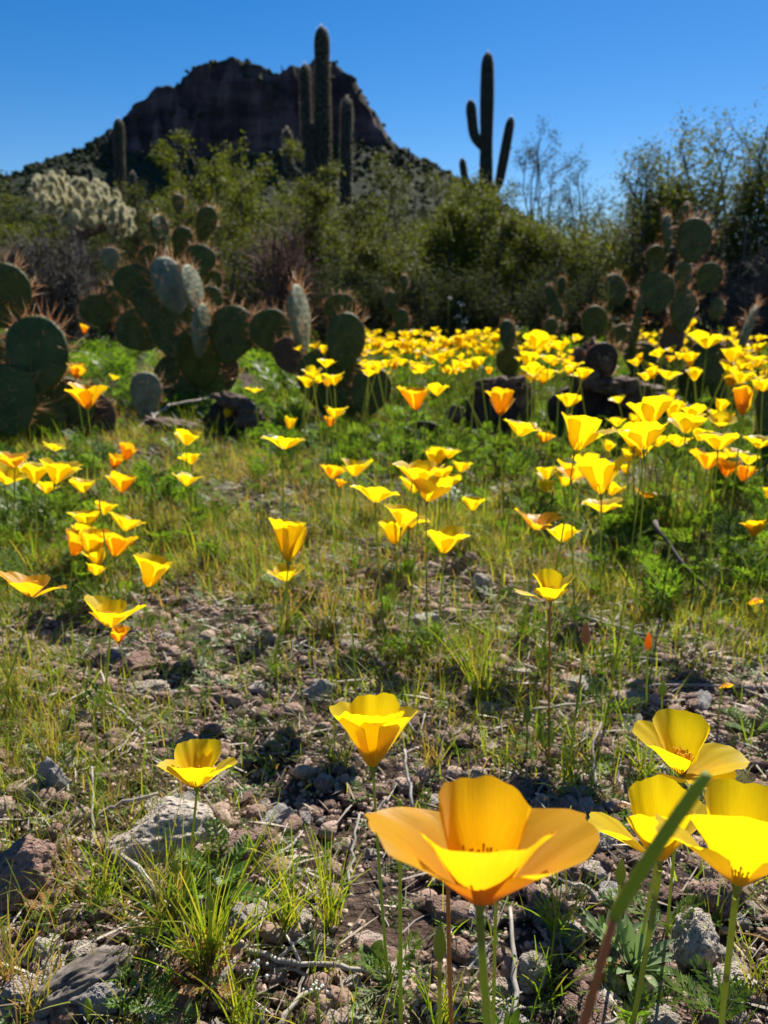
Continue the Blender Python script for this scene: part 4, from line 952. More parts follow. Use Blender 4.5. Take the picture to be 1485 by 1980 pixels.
def rosette(name, label, cat, px, py, n, lpx, wpx, mat, seed, el=(.2, 1.1), pinnate=False):
    rg = random.Random(seed); g = ground_at(px, py); s = pscale(g); L = lpx*s; root = thing(name, label, cat, g)
    for i in range(n):
        az = i*2.4+rg.uniform(-.3, .3); e = rg.uniform(*el); l = L*rg.uniform(.65, 1.1); d = Vector((math.cos(az)*math.cos(e), math.sin(az)*math.cos(e), math.sin(e)))
        mb = MB()
        if not pinnate:
            leaf_strip(mb, [d*L*.08, d*l*.5+Vector((0, 0, l*.12)), d*l], wpx*s)
        else:
            T = bez(d*L*.05, d*l*.5+Vector((0, 0, l*.15)), d*l, 9); add_tube(mb, T, .00045, 4, False); sd = d.cross(Vector((0, 0, 1))).normalized()
            for k in range(2, 10):
                for sg in (-1, 1):
                    dd = (sd*sg+d*.45+Vector((0, 0, .12))).normalized()*l*.24*(1.15-abs(k-5)*.09)
                    leaf_strip(mb, [T[k], T[k]+dd*.5, T[k]+dd], l*.085, 3)
                    q = T[k]+dd*.45; d2 = (dd.normalized()+d*sg*.0+d*.9).normalized()*l*.09; leaf_strip(mb, [q, q+d2*.5, q+d2], l*.05, 2)
                    d3 = (dd.normalized()-d*.5).normalized()*l*.07; leaf_strip(mb, [q, q+d3*.5, q+d3], l*.045, 2)
            leaf_strip(mb, [T[9], T[9]+d*l*.06, T[9]+d*l*.13], l*.08, 3)
        link('leaf', mb.mesh('leaf', [mat], True), root)
    return root
rosette('filaree', 'dark green toothed filaree leaves at the foot of the small poppy', 'plant', 400, 1745, 9, 120, 30, M_filaree, 1, (.25, .9), True)
rosette('filaree', 'second filaree rosette behind the foot of the small poppy', 'plant', 440, 1700, 7, 100, 30, M_filaree, 2, (.3, 1.0), True)
rosette('filaree', 'green ferny leaves at the bottom, left of centre', 'plant', 290, 1960, 7, 80, 30, M_filaree, 3, (.2, .8), True)
rosette('filaree', 'small toothed leaves at the right edge beside the open flower', 'plant', 1460, 1420, 7, 80, 26, M_filaree, 4, (.3, 1.0), True)
rosette('dried_filaree', 'curled orange dried leaves right of the big left tuft', 'plant', 400, 1905, 8, 95, 16, M_dryleaf, 5, (.3, 1.2), True)
rosette('dried_filaree', 'small orange dried leaf by the left rock', 'plant', 105, 1780, 5, 60, 14, M_dryleaf, 6, (.3, 1.2), True)
rosette('dried_filaree', 'reddish dried leaves below the grey green leaves', 'plant', 1140, 1850, 6, 60, 8, M_dryleaf, 7, (.1, .9), True)
rosette('dried_filaree', 'orange yellow leaf behind the hero poppy', 'plant', 1180, 1560, 6, 50, 10, M_dryleaf, 8, (.3, 1.0), True)
rosette('succulent_herb', 'small fleshy blue green leaves below the hero poppy at left', 'plant', 610, 1830, 11, 52, 17, M_graygreen, 9, (.5, 1.3))
rosette('lupine_plant', 'grey green lobed leaves between the right hand stems', 'plant', 1225, 1860, 26, 115, 20, M_graygreen, 10, (.35, 1.3), False)
rosette('lupine_plant', 'grey green leaves low beside the rounded tan rock', 'plant', 1180, 1820, 16, 90, 16, M_graygreen, 11, (.3, 1.2), False)
rosette('seedling', 'bright green lobed leaves at the very bottom centre right', 'plant', 985, 1995, 9, 75, 18, M_filaree, 12, (.5, 1.3))
rosette('seedling', 'small grey green leaves at the bottom left', 'plant', 365, 1985, 8, 50, 16, M_graygreen, 13, (.5, 1.3))
rosette('leafy_herb', 'round green leaves left of the hero poppy stem', 'plant', 715, 1855, 7, 55, 26, M_filaree, 14, (.3, 1.2))
# tall spike plant with pale top, in the middle
def spike(label, px, pyb, ptx, pty, seed, wht=False, D=None):
    rg = random.Random(seed); g = ground_at(px, pyb); top = at(ptx, pty, g.y+.01)
    root = thing('wildflower_spike', label, 'plant', g); mb = MB(); h = (top-g); mb2 = MB()
    Q = bez(Vector((0, 0, 0)), h*.5+Vector((.002, 0, 0)), h, 8); add_tube(mb, Q, [.0011*(1-.05*i) for i in range(9)], 6)
    for i in range(1, 8):
        for s_ in (1, -1):
            if rg.random() < .85:
                d = Vector((s_*rg.uniform(.6, 1), rg.uniform(-.5, .5), rg.uniform(.5, 1.3))).normalized()*h.length*.16*(1.2-.08*i); leaf_strip(mb2, [Q[i], Q[i]+d*.5-Vector((0, 0, .001)), Q[i]+d], .0018, 4)
    link('stem', mb.mesh('stem', [M_stem], True), root); link('leaves', mb2.mesh('leaves', [M_fern], True), root)
    mb = MB()
    for i in range(14):
        v, f = ico(1); c = h+Vector((rg.gauss(0, .0028), rg.gauss(0, .0028), rg.gauss(-.001, .0022))); mb.add(v*rg.uniform(.0006, .0011)+np.array(c), f)
    o = link('buds', mb.mesh('buds', [M_white if wht else M_graygreen], True), root)
spike('single thin spike plant with pale green bud cluster in the middle', 690, 1380, 676, 1165, 1)
spike('tall green spike plant among poppies in front of the right pear', 1172, 800, 1176, 545, 2)
spike('short spike with white buds at the bottom, left of centre', 615, 1985, 608, 1905, 4, True)
spike('white budded sprig at the bottom centre', 480, 1950, 492, 1870, 5, True)
for i in range(6):
    g = at(rnd.choice([855, 870, 880, 895, 905, 1000, 960])+rnd.uniform(-20, 20), rnd.uniform(560, 640), 5.0)
    mb = MB(); v, f = ico(1)
    for q in range(5): mb.add(v*.006+np.array([rnd.gauss(0, .012), rnd.gauss(0, .012), rnd.gauss(0, .01)]), f)
    root = thing('white_wildflower', 'small white wildflower standing behind the poppy field', 'flower', (g.x, g.y, gz(g.x, g.y)), 'white wildflowers behind the poppy field')
    link('blossom', mb.mesh('blossom', [M_white], True), root, (0, 0, max(g.z, .1)-gz(g.x, g.y))); mb = MB(); add_tube(mb, [(0, 0, 0), (0, 0, max(g.z, .1)-gz(g.x, g.y))], .002, 5); link('stem', mb.mesh('stem', [M_stem], True), root)

# ------------------------------------------------------------------ poppies
def petal_geo(L, W, al, flare, seed, nu=12, nv=12, ruf=1.0, r0=0.0015, curl=0.0):
    """al: steepness of the cup side in degrees, flare: how much it bends outward (+) towards the rim"""
    rg = random.Random(seed); ph = rg.uniform(0, 6); ph2 = rg.uniform(0, 6); asy = rg.uniform(-.08, .08)
    N = 40; rr = [r0]; zz = [0.0]
    for i in range(N):
        v = (i+.5)/N; a = R(al*(0.92+0.14*min(1, v*1.6))-flare*max(0, v-.45)**1.5*2.4-12*max(0, .08-v)/.08)
        rr.append(rr[-1]+math.cos(a)*L/N); zz.append(zz[-1]+math.sin(a)*L/N)
    V = []; UV = []; F = []
    for j in range(nv+1):
        for i in range(nu+1):
            u = -1+2*i/nu; v0 = j/nv
            top = 1-0.36*abs(u)**2.4+asy*u+.010*ruf*math.sin(23*u+ph2)-0.035*(1-abs(u))**2+0.016*ruf*math.sin(9*u+ph)
            v = v0*top; x = min(v*N, N-1e-3); k = int(x); t = x-k
            r = rr[k]*(1-t)+rr[k+1]*t; z = zz[k]*(1-t)+zz[k+1]*t
            gg = min(1, v*1.5)**.92*(1+.15*v)
            arc = u*W*gg; rc = max(r*1.05, L*(.16+.26*v)); phi = arc/rc; phi = max(-1.35, min(1.35, phi))
            # partly cylindrical, partly flat
            cx = r+rc*(math.cos(phi)-1); cy = rc*math.sin(phi)
            off = ruf*L*((.034*math.sin(4.5*u+ph)+.013*math.sin(13*u+ph2))*v**2.2+.008*math.sin(19*u+ph)*v)+ curl*L*abs(u)**3*v*v
            a = R(al); nx_, nz_ = math.sin(a), -math.cos(a)
            V.append((cx+off*nx_*math.cos(phi), cy+off*nx_*math.sin(phi)*.6, z+off*nz_*1.2)); UV.append(((u+1)/2, v0))
    for j in range(nv):
        for i in range(nu):
            a = j*(nu+1)+i; F.append((a, a+1, a+nu+2, a+nu+1))
    return np.array(V), np.array(F), np.array(UV)
def axis_frame(tilt_vec):
    z = Vector(tilt_vec).normalized(); x = Vector((1, 0, 0)); x = (x-z*x.dot(z)).normalized(); y = z.cross(x)
    return Matrix((x, y, z)).transposed()
def blossom(root, loc, D, petals, frame, mi, seed, hi=False):
    """D: overall diameter in metres; petals: list of (azimuth deg, steepness, flare, length, width)"""
    # size from the widest pair
    ext = []
    for az, al, fl, L, W in petals: ext.append(L*math.cos(R(max(al-fl*.35, 5))))
    L0 = D/2/max(sum(sorted(ext)[-2:])/2, .3)
    L0 = min(L0, D*.85)
    nu, nv = (30, 24) if hi else (13, 9)
    for k, (az, al, fl, L, W) in enumerate(petals):
        V, F, UV = petal_geo(L*L0, W*L0, al, fl, seed*7+k, nu, nv, 1.0 if hi else 1.8, .0009+.0006*(k % 2), curl=.10*((seed+k) % 3-1)*.5)
        me = mesh_from('petal', V, F, True, UV, [PET[mi]])
        o = link('petal', me, root); o.matrix_local = Matrix.Translation(loc) @ (frame @ Matrix.Rotation(R(az), 3, 'Z')).to_4x4()
    mb = MB(); rg = random.Random(seed)
    ns = 34 if hi else 12
    for i in range(ns):
        a = i*2.4; ro = L0*.05*math.sqrt(i/ns+.1); e = L0*rg.uniform(.24, .36); p = Vector((math.cos(a)*ro, math.sin(a)*ro, L0*.03)); q = Vector((math.cos(a)*ro*2.6, math.sin(a)*ro*2.6, e))
        add_tube(mb, [p, q, q+(q-p).normalized()*L0*.09], [L0*.007, L0*.007, L0*.014], 4)
    o = link('stamens', mb.mesh('stamens', [M_stamen], True), root); o.matrix_local = Matrix.Translation(loc) @ frame.to_4x4(); o['kind'] = 'stuff'
    mb = MB(); rb = max(.0011, L0*.045)
    add_tube(mb, [(0, 0, -L0*.13), (0, 0, -L0*.04), (0, 0, 0), (0, 0, L0*.012)], [rb*.55, rb*.9, rb*1.35, rb*.8], 10)
    o = link('receptacle', mb.mesh('receptacle', [M_stem], True), root); o.matrix_local = Matrix.Translation(loc) @ frame.to_4x4()
    return L0
def stem(root, a, b, r=.0009, mat=None, ctrl=None, sides=8, frame=None):
    a, b = Vector(a), Vector(b)
    c = ctrl or (Vector((a.x*.35+b.x*.65, a.y*.35+b.y*.65, a.z*.45+b.z*.55)))
    mb = MB(); add_tube(mb, bez(a, c, b, 12), [r*(1.15-.3*i/12) for i in range(13)], sides, False)
    return link('stem', mb.mesh('stem', [mat or M_stem], True), root)
SH = Vector((SUN.x, SUN.y, 0)).normalized()
def petal_set(style, rg):
    a0 = rg.uniform(-30, 30)
    if style == 'cup': al, fl = 64, 15
    elif style == 'open': al, fl = 49, 24
    elif style == 'wide': al, fl = 38, 26
    elif style == 'tall': al, fl = 74, 18
    elif style == 'bud': al, fl = 84, 0
    else: al, fl = 57, 25
    out = []
    for k in range(4):
        out.append((a0+90*k+rg.uniform(-12, 12), al+rg.uniform(-13, 11), fl+rg.uniform(-14, 18), rg.uniform(.88, 1.08), rg.uniform(.52, .68)))
    return out
FL = []
def poppy(label, px, py, wpx, style='open', mi=0, W=0.042, Y=None, foot=None, petals=None, tilt=None, hi=False, stemr=None, smat=None, hfrac=.30, group='blooming gold poppies'):
    rg = random.Random(int(px*13+py*7)); py_b = py+wpx*hfrac
    # distance from the apparent size of a bloom of width W, kept to believable stalk heights
    d = ray(px, py_b)
    if Y is None:
        Y = FPX*W/wpx*rg.uniform(.97, 1.03)
        z = CH+d.z*Y/d.y
        lo, hi_ = .055, .25
        if z < lo and d.z < 0: Y = (CH-lo)/(-d.z)*d.y
        elif z > hi_: Y = (CH-hi_)/(-d.z)*d.y
    loc = at(px, py_b, Y); D = wpx*pscale(loc)*(1.25 if wpx < 112 else 1)
    if foot: 
        b = ground_at(*foot); b.y = b.y if abs(b.y-Y) < .12 else Y; b.z = gz(b.x, b.y)
    else: b = Vector((loc.x+rg.uniform(-.02, .02), loc.y+rg.uniform(-.015, .02), 0)); b.z = gz(b.x, b.y)
    root = thing('poppy', label, 'poppy', b, group)
    tv = tilt if tilt is not None else (SH.x*.30+rg.uniform(-.20, .20), SH.y*.22+rg.uniform(-.16, .12), 1)
    fr = axis_frame(tv)
    loc = loc-b
    L0 = blossom(root, loc, D, petals or petal_set(style, rg), fr, mi, int(px+py), hi or wpx > 140)
    e = loc-fr.col[2]*L0*.10 if hasattr(fr, 'col') else loc
    zax = Vector((fr[0][2], fr[1][2], fr[2][2]))
    e = loc-zax*L0*.12
    stem(root, (0, 0, -.002), e, stemr or max(.0008, min(.0013, Y*.0011)), smat, ctrl=Vector((e.x*.3, e.y*.3, 0))*1.0+Vector((e.x*.4, e.y*.4, e.z*.6))-zax*e.length*.12*0)
    if wpx > 48:
        n_ = 9; r3 = np.random.RandomState(int(px*3+py)); az_ = r3.uniform(0, 6.28, n_); M_ = np.einsum('nij,njk->nik', rotz(az_), rotx(r3.uniform(.2, 1.2, n_)))*r3.uniform(.018, .042, n_)[:, None, None]
        V_, F_ = scatter(FE, r3.randint(0, 6, n_), M_, r3.normal(0, .003, (n_, 3))*[1, 1, 0])
        fo = link('basal_leaves', mesh_from('basal_leaves', V_, F_, False, None, [M_fern]), root); fo['kind'] = 'stuff'
    FL.append((b.x, b.y)); return root
# near heroes: petals (azimuth, steepness, flare, length, width); azimuth 0 = right, 90 = away from the lens, 270 = towards it
poppy('largest poppy in front, low right of centre, deep golden open cup', 928, 1640, 462, mi=1, Y=0.175, hfrac=.232, hi=True, stemr=.0013,
      petals=[(0, 40, 16, 1.12, .82), (92, 82, 14, .98, .74), (180, 40, 26, 1.14, .76), (268, 54, 18, .93, .92)], tilt=(.03, .26, 1), foot=(930, 1990))
poppy('yellow poppy at the right edge cut off by the frame, beside the blurred pod', 1425, 1625, 330, mi=0, Y=0.20, hfrac=.26, hi=True, stemr=.0012,
      petals=[(-15, 45, 15, 1.0, .7), (70, 74, 10, 1.02, .7), (185, 36, 25, 1.05, .5), (262, 56, 12, 1.05, .78)], tilt=(.12, .30, 1), foot=(1395, 1990))
poppy('yellow poppy partly behind the blurred diagonal pod, right', 1275, 1600, 235, mi=0, Y=0.245, hfrac=.27, hi=True, stemr=.0012,
      petals=[(5, 50, 15, 1.0, .62), (95, 80, 5, 1.1, .62), (180, 36, 15, 1.1, .5), (270, 60, 10, .95, .68)], tilt=(-.05, .30, 1), foot=(1220, 1985))
poppy('pale yellow poppy with visible stamens, upper of the three at lower right', 1318, 1440, 216, mi=0, Y=0.30, hfrac=.275, hi=True,
      petals=[(-20, 30, 20, 1.0, .66), (95, 64, 15, 1.02, .74), (180, 46, 15, 1.05, .72), (285, 22, 22, .85, .75)], tilt=(.02, .10, 1), foot=(1290, 1800))
poppy('upright pale yellow cup poppy left above the largest one', 722, 1425, 172, mi=0, Y=0.36, hfrac=.34, hi=True,
      petals=[(0, 57, 12, 1.05, .75), (80, 78, 5, 1.06, .62), (175, 58, 14, 1.08, .66), (250, 62, 8, 1.0, .60), (310, 64, 8, 1.0, .55)], tilt=(.0, .30, 1), foot=(752, 1900))
poppy('small yellow funnel poppy standing alone at lower left', 380, 1472, 152, mi=0, Y=0.375, hfrac=.34, hi=True,
      petals=[(-8, 40, 20, 1.08, .5), (70, 62, 12, 1.05, .58), (122, 60, 12, 1.05, .55), (190, 42, 18, .95, .45), (265, 52, 12, .85, .8)][:5], tilt=(.0, .22, 1), foot=(345, 1810))
poppy('poppy with two broad wing petals at the left, above a small bud', 213, 1180, 120, mi=0, Y=0.52, hfrac=.28, hi=True,
      petals=[(-5, 36, 10, 1.1, .6), (95, 60, 5, .8, .6), (172, 52, 5, 1.1, .6), (265, 45, 10, .7, .8)], tilt=(.0, .25, 1), foot=(195, 1395))
poppy('poppy with one drooping petal at the left edge', 62, 1125, 138, mi=1, Y=0.50, hfrac=.22, hi=True,
      petals=[(-5, 25, 32, .95, .35), (95, 50, 5, .7, .5), (178, 42, 14, 1.1, .55), (245, 40, 10, .75, .6)], tilt=(.0, .25, 1), foot=(70, 1380))
poppy('star shaped yellow poppy on a long stalk, middle right', 1064, 1133, 114, mi=0, Y=0.50, hfrac=.27, hi=True,
      petals=[(0, 52, 8, 1.0, .42), (90, 68, 0, .95, .5), (150, 62, 15, .9, .32), (185, 22, 15, 1.0, .4), (270, 40, 0, .75, .6)], tilt=(.0, .2, 1), foot=(1062, 1470), smat=M_stem_red)
P_ = [
 ('yellow poppy with cupped wings right of the two winged flower', 285, 1115, 72, 'cup', 0), ('tall upright yellow poppy, upper of a stacked pair in the middle', 558, 1062, 86, 'tall', 0), ('flattened poppy tucked below the tall upright one', 553, 1106, 62, 'open', 0),
 ('leftmost poppy of the tangled group on the left', 142, 1060, 52, 'cup', 1), ('ruffled poppy in the middle of the tangled left group', 178, 1066, 66, 'tall', 0), ('poppy with curled petals on the right of the tangled left group', 222, 1056, 66, 'mid', 1), ('lowest poppy of the tangled left group', 185, 1100, 42, 'open', 0),
 ('yellow poppy above the tangled group, left one of three', 168, 1006, 58, 'open', 0), ('small poppy above the tangled group, topmost of three', 200, 983, 44, 'mid', 0), ('yellow poppy above the tangled group, right one of three', 241, 1008, 62, 'open', 0),
 ('yellow poppy drooping right at the end of the left row', 160, 937, 54, 'open', 0), ('deep yellow poppy right of the left row', 235, 936, 56, 'mid', 1), ('upper yellow poppy at the far left edge row', 28, 886, 60, 'open', 1), ('poppy cut by the left edge in the lower row', 10, 920, 56, 'open', 0),
 ('second poppy of the lower left row', 66, 918, 58, 'mid', 0), ('third poppy of the lower left row, the widest', 106, 915, 70, 'open', 0), ('small poppy above the left row under the cactus', 105, 860, 40, 'wide', 0), ('orange poppy left of centre above the left row', 243, 880, 36, 'cup', 2),
 ('smaller orange poppy touching the left row poppy', 220, 898, 30, 'cup', 2), ('lowest of three yellow poppies in a column, left of centre', 360, 925, 50, 'open', 0), ('middle of three yellow poppies in a column, left of centre', 370, 885, 44, 'open', 0), ('top of three yellow poppies in a column, left of centre', 360, 847, 48, 'open', 0),
 ('solitary golden poppy in front of the left prickly pear', 170, 770, 72, 'mid', 1), ('wide yellow poppy in front of the black dead stub', 548, 848, 70, 'wide', 0), ('small round poppy above the wide one by the dead stub', 561, 823, 26, 'cup', 0), ('tiny poppy in front of the black dead stub', 437, 802, 20, 'cup', 0),
 ('small poppy right of the largest pear trunk', 492, 750, 32, 'wide', 0), ('small poppy under the left pear, beside the grey pad', 220, 728, 22, 'open', 0), ('tiny poppy between the left pear and the largest pear', 163, 641, 20, 'cup', 1), ('orange poppy leaning beside the broad left pad', 147, 722, 36, 'cup', 2),
 ('poppy below the central pear, upper of two', 645, 795, 46, 'open', 0), ('small orange poppy below the central pear', 637, 820, 22, 'cup', 2), ('poppy in front of the central pear pads', 647, 732, 44, 'open', 0), ('left poppy of a touching pair in the centre', 640, 910, 52, 'open', 1),
 ('right poppy of a touching pair in the centre', 686, 904, 60, 'open', 0), ('small bud like poppy under the touching pair', 656, 936, 20, 'cup', 1), ('flat wide poppy leaning left, in the centre', 726, 948, 82, 'wide', 0), ('large upright poppy of the central bunch', 812, 915, 84, 'mid', 0),
 ('poppy on the right of the central bunch', 852, 915, 60, 'open', 0), ('broad poppy at the bottom of the central bunch', 826, 945, 84, 'open', 0), ('layered poppy below the central bunch, upper one', 776, 998, 74, 'open', 0), ('cup poppy below the layered one', 762, 1035, 62, 'cup', 0),
 ('symmetrical yellow poppy alone right of the layered pair', 858, 1047, 80, 'mid', 0), ('small yellow poppy right below the central bunch', 914, 975, 44, 'mid', 0), ('small poppy right of the central bunch', 891, 903, 36, 'open', 0), ('small poppy above the central bunch', 868, 874, 42, 'open', 0),
 ('golden poppy at the edge of the far field, centre', 805, 776, 62, 'open', 1), ('small poppy up right of the golden one at the field edge', 845, 753, 42, 'open', 0), ('small poppy up left of the golden one at the field edge', 783, 757, 30, 'mid', 0), ('tiny poppy before the far field, centre', 860, 714, 24, 'open', 0),
 ('poppy against the black arched dead pad, upper one', 967, 788, 52, 'cup', 1), ('poppy against the black arched dead pad, lower one', 1004, 824, 68, 'wide', 0), ('small round poppy left of the large ragged one', 1050, 849, 32, 'cup', 1), ('poppy against the black mound, centre right', 1097, 773, 46, 'open', 0),
 ('large ragged poppy with upright petals, centre right', 1112, 846, 90, 'mid', 0), ('orange tinted poppy beneath the large ragged one', 1106, 906, 74, 'wide', 1), ('small poppy left beneath the large ragged one', 1056, 915, 44, 'open', 0), ('smallest poppy beneath the large ragged one', 1055, 943, 32, 'cup', 0),
 ('bright poppy with two lobes right beneath the ragged one', 1162, 930, 88, 'mid', 0), ('star like poppy under the two lobed one', 1164, 970, 70, 'wide', 0), ('deep yellow poppy left under the ragged group', 1034, 1000, 80, 'wide', 1), ('flat yellow poppy under the deep yellow one', 1086, 1030, 62, 'wide', 0),
 ('small orange yellow poppy right of the star like one', 1247, 950, 42, 'wide', 1), ('tiny round poppy right of the bright lobed one', 1210, 911, 22, 'cup', 0), ('upright upper poppy of the tall pair before the black mound', 1255, 800, 84, 'mid', 0), ('spread lower poppy of the tall pair before the black mound', 1245, 840, 100, 'open', 0),
 ('tiny bud like poppy left of the tall pair', 1177, 797, 20, 'bud', 1), ('poppy right of the tall pair, leftmost of its bunch', 1326, 817, 72, 'open', 0), ('poppy in the middle of the right bunch', 1352, 838, 50, 'open', 0), ('broad poppy low in the right bunch', 1388, 850, 70, 'wide', 0),
 ('leaning golden poppy under the right bunch', 1366, 890, 60, 'open', 1), ('orange poppy under the right bunch, middle', 1403, 908, 48, 'cup', 2), ('orange poppy under the right bunch, right', 1437, 920, 40, 'cup', 2), ('round golden poppy above the right bunch', 1398, 811, 30, 'cup', 1),
 ('tall golden poppy beside the dark pad at the right edge', 1436, 787, 54, 'tall', 1), ('yellow poppy at the right edge below the dark pad', 1467, 850, 56, 'wide', 0), ('ragged orange poppy low at the right edge', 1457, 1023, 48, 'mid', 1), ('poppy cut by the right edge, middle height', 1484, 957, 26, 'cup', 0),
 ('pale wide poppy before the right edge pear', 1366, 655, 62, 'wide', 0), ('small poppy under the pale wide one', 1334, 700, 34, 'cup', 0), ('poppy left of the ragged brown dead pad, upper', 1036, 660, 50, 'open', 0), ('poppy left of the ragged brown dead pad, right one', 1084, 667, 38, 'open', 0),
 ('round poppy in the field before the right pear', 1325, 631, 28, 'cup', 0), ('far poppy above the small right poppy bunch', 1300, 640, 24, 'cup', 0), ('small orange closed poppy below the two winged one', 230, 1233, 34, 'tall', 2)]
for (lab, px, py, w, st, mi) in P_: poppy(lab, px, py, w, st, mi)
XT = [(-8, 895, 50, 'the left edge row'), (88, 940, 46, 'the left edge row'), (50, 900, 52, 'the left edge row'), (128, 905, 50, 'the left edge row'), (800, 938, 56, 'the central bunch'), (838, 890, 44, 'the central bunch'), (790, 1012, 52, 'the central bunch'), (870, 930, 40, 'the central bunch'),
      (1090, 925, 50, 'the ragged poppy group'), (1135, 905, 44, 'the ragged poppy group'), (1180, 945, 44, 'the ragged poppy group'), (1300, 800, 44, 'the right bunch'), (1340, 800, 50, 'the right bunch'), (1415, 870, 50, 'the right bunch'), (1310, 850, 48, 'the right bunch'), (1290, 770, 38, 'the right bunch'),
      (1385, 805, 40, 'the right bunch'), (1225, 855, 56, 'the tall pair'), (1270, 850, 48, 'the tall pair'), (1430, 730, 44, 'the dark right edge pad'), (1460, 700, 40, 'the dark right edge pad'), (1415, 690, 38, 'the dark right edge pad'), (1475, 745, 42, 'the dark right edge pad'), (190, 1085, 40, 'the tangled left group'), (155, 1035, 38, 'the tangled left group'),
      (1060, 690, 40, 'the ragged brown dead pad'), (1110, 700, 36, 'the ragged brown dead pad'), (1020, 700, 34, 'the ragged brown dead pad'), (1048, 735, 32, 'the ragged brown dead pad')]
for (px, py, w, where) in XT: poppy('partly hidden yellow poppy crowded in with '+where if 'pad' not in where else 'yellow poppy crowded beside '+where, px, py, w, rnd.choice(['mid', 'open', 'cup', 'wide']), 0, group='poppies crowded at '+where)
# buds, pods and bare stalks
def bud(label, px, py, lpx, wpx, Y, foot, mat=M_pod, smat=None, lean=(0, 0, 1), orange=False, stemr=.0009, name='poppy_bud'):
    b = ground_at(*foot); b.y = b.y if abs(b.y-Y) < .15 else Y; b.z = gz(b.x, b.y)
    loc = at(px, py+lpx*.5, Y); s = pscale(loc); l = lpx*s; r = wpx*s/2; root = thing(name, label, 'bud', b, 'poppy buds and seed pods'); d = Vector(lean).normalized(); p = loc-b
    mb = MB(); prof = [(0, .35), (.12, .7), (.3, 1), (.5, .95), (.7, .7), (.88, .35), (1, .06)] if name == 'poppy_bud' else [(0, .55), (.1, .8), (.4, 1), (.7, .95), (.9, .75), (1, .4)]
    add_tube(mb, [p+d*l*t for t, _ in prof], [r*k for _, k in prof], 12)
    link('bud' if name == 'poppy_bud' else 'pod', mb.mesh('bud', [mat], True), root)
    stem(root, (0, 0, -.002), p, stemr, smat, ctrl=p*.55-Vector((d.x, d.y, 0))*.01)
    FL.append((b.x, b.y))
# long seed pod, very close to the lens
def long_pod():
    Yp = 0.125; b = at(1128, 1985, Yp+.0); 
    tip = at(1368, 1497, Yp-.006); neck = at(1187, 1775, Yp); base = Vector((b.x-.012, Yp+.01, gz(b.x, Yp)))
    root = thing('poppy_seed_pod', 'blurred green seed pod leaning diagonally across the right foreground', 'seed pod', base, 'poppy buds and seed pods')
    mb = MB(); N = 14; P = bez(neck-base, (neck+tip)/2-base+Vector((-.002, 0, -.0015)), tip-base, N); w = 12.8*pscale(neck)
    add_tube(mb, P, [w*k for k in (.75, .95, 1.0, 1.0, 1.0, 1.0, 1.0, .98, .98, .96, .95, .93, .90, .86, .75)], 14)
    link('pod', mb.mesh('pod', [M_pod], True), root)
    bb = at(1128, 1985, Yp)-base
    mb = MB(); add_tube(mb, [Vector((0, 0, 0)), bb*.6+Vector((-.002, 0, 0)), bb, (bb+neck-base)/2, neck-base], [.0010, .0010, .00092, .00088, .00085], 10)
    link('stem', mb.mesh('stem', [M_stem_red], True), root)
long_pod()
bud('slim green bud on a stalk just left of the largest poppy stem', 850, 1812, 92, 26, .235, (850, 1995))
bud('long thin green pod behind the left of the largest poppy', 773, 1580, 90, 14, .30, (775, 1995), name='poppy_seed_pod')
bud('pale pinkish bud on a tall reddish stalk, middle right', 1131, 1222, 46, 18, .55, (1100, 1480), M_stem_red, M_stem)
bud('orange tipped closing bud among the sticks, right', 1252, 1238, 36, 14, .60, (1250, 1372), PET[2], M_stem)
bud('small green bud low on the right between sticks', 1280, 1330, 34, 16, .60, (1280, 1390))
bud('small green bud right of the upright cup poppy', 1019, 1380, 34, 16, .50, (1020, 1440))
bud('green bud hanging left of the right poppies', 1198, 1680, 60, 20, .33, (1200, 1780))
bud('small hairy bud beside the small poppy stem, left', 341, 1672, 30, 20, .36, (345, 1740))
bud('green bud right of the small poppy foot', 408, 1738, 44, 14, .33, (405, 1850))
bud('pale green bud at the very bottom left', 172, 1940, 40, 16, .31, (172, 1990))
def stalk(label, px, py, Y, foot, r=.0008, mat=M_stem):
    b = ground_at(*foot); b.y = b.y if abs(b.y-Y) < .15 else Y; b.z = gz(b.x, b.y); root = thing('bare_stalk', label, 'stalk', b, 'bare flower stalks')
    stem(root, (0, 0, -.002), at(px, py, Y)-b, r, mat)
stalk('reddish bare stalk behind the largest poppy, left of its stem', 866, 1700, .24, (875, 1995), .0009, M_stem_red)
stalk('thin green bare stalk right of the largest poppy stem', 960, 1700, .26, (955, 1995), .0008)
stalk('slender green stalk behind the stem of the right poppy', 1272, 1650, .29, (1240, 1800), .0008)
# nodding small orange blooms on the right
def nodder(label, px, py, wpx, Y, foot):
    b = ground_at(*foot); b.y = Y; b.z = gz(b.x, Y); loc = at(px, py, Y)-b; root = thing('poppy', label, 'poppy', b, 'blooming gold poppies')
    blossom(root, loc+Vector((0, 0, .006)), wpx*pscale(loc+b), petal_set('wide', random.Random(px)), axis_frame((.2, -.5, -.6)), 2, px)
    stem(root, (0, 0, 0), loc+Vector((0, .001, .009)), .0008, ctrl=loc*.5+Vector((0, .003, .02)))
nodder('small nodding orange poppy by the horizontal stick on the right', 1400, 1332, 30, .62, (1392, 1400))
nodder('tiny orange poppy low in the grass at the right edge', 1455, 1166, 34, .78, (1455, 1190))

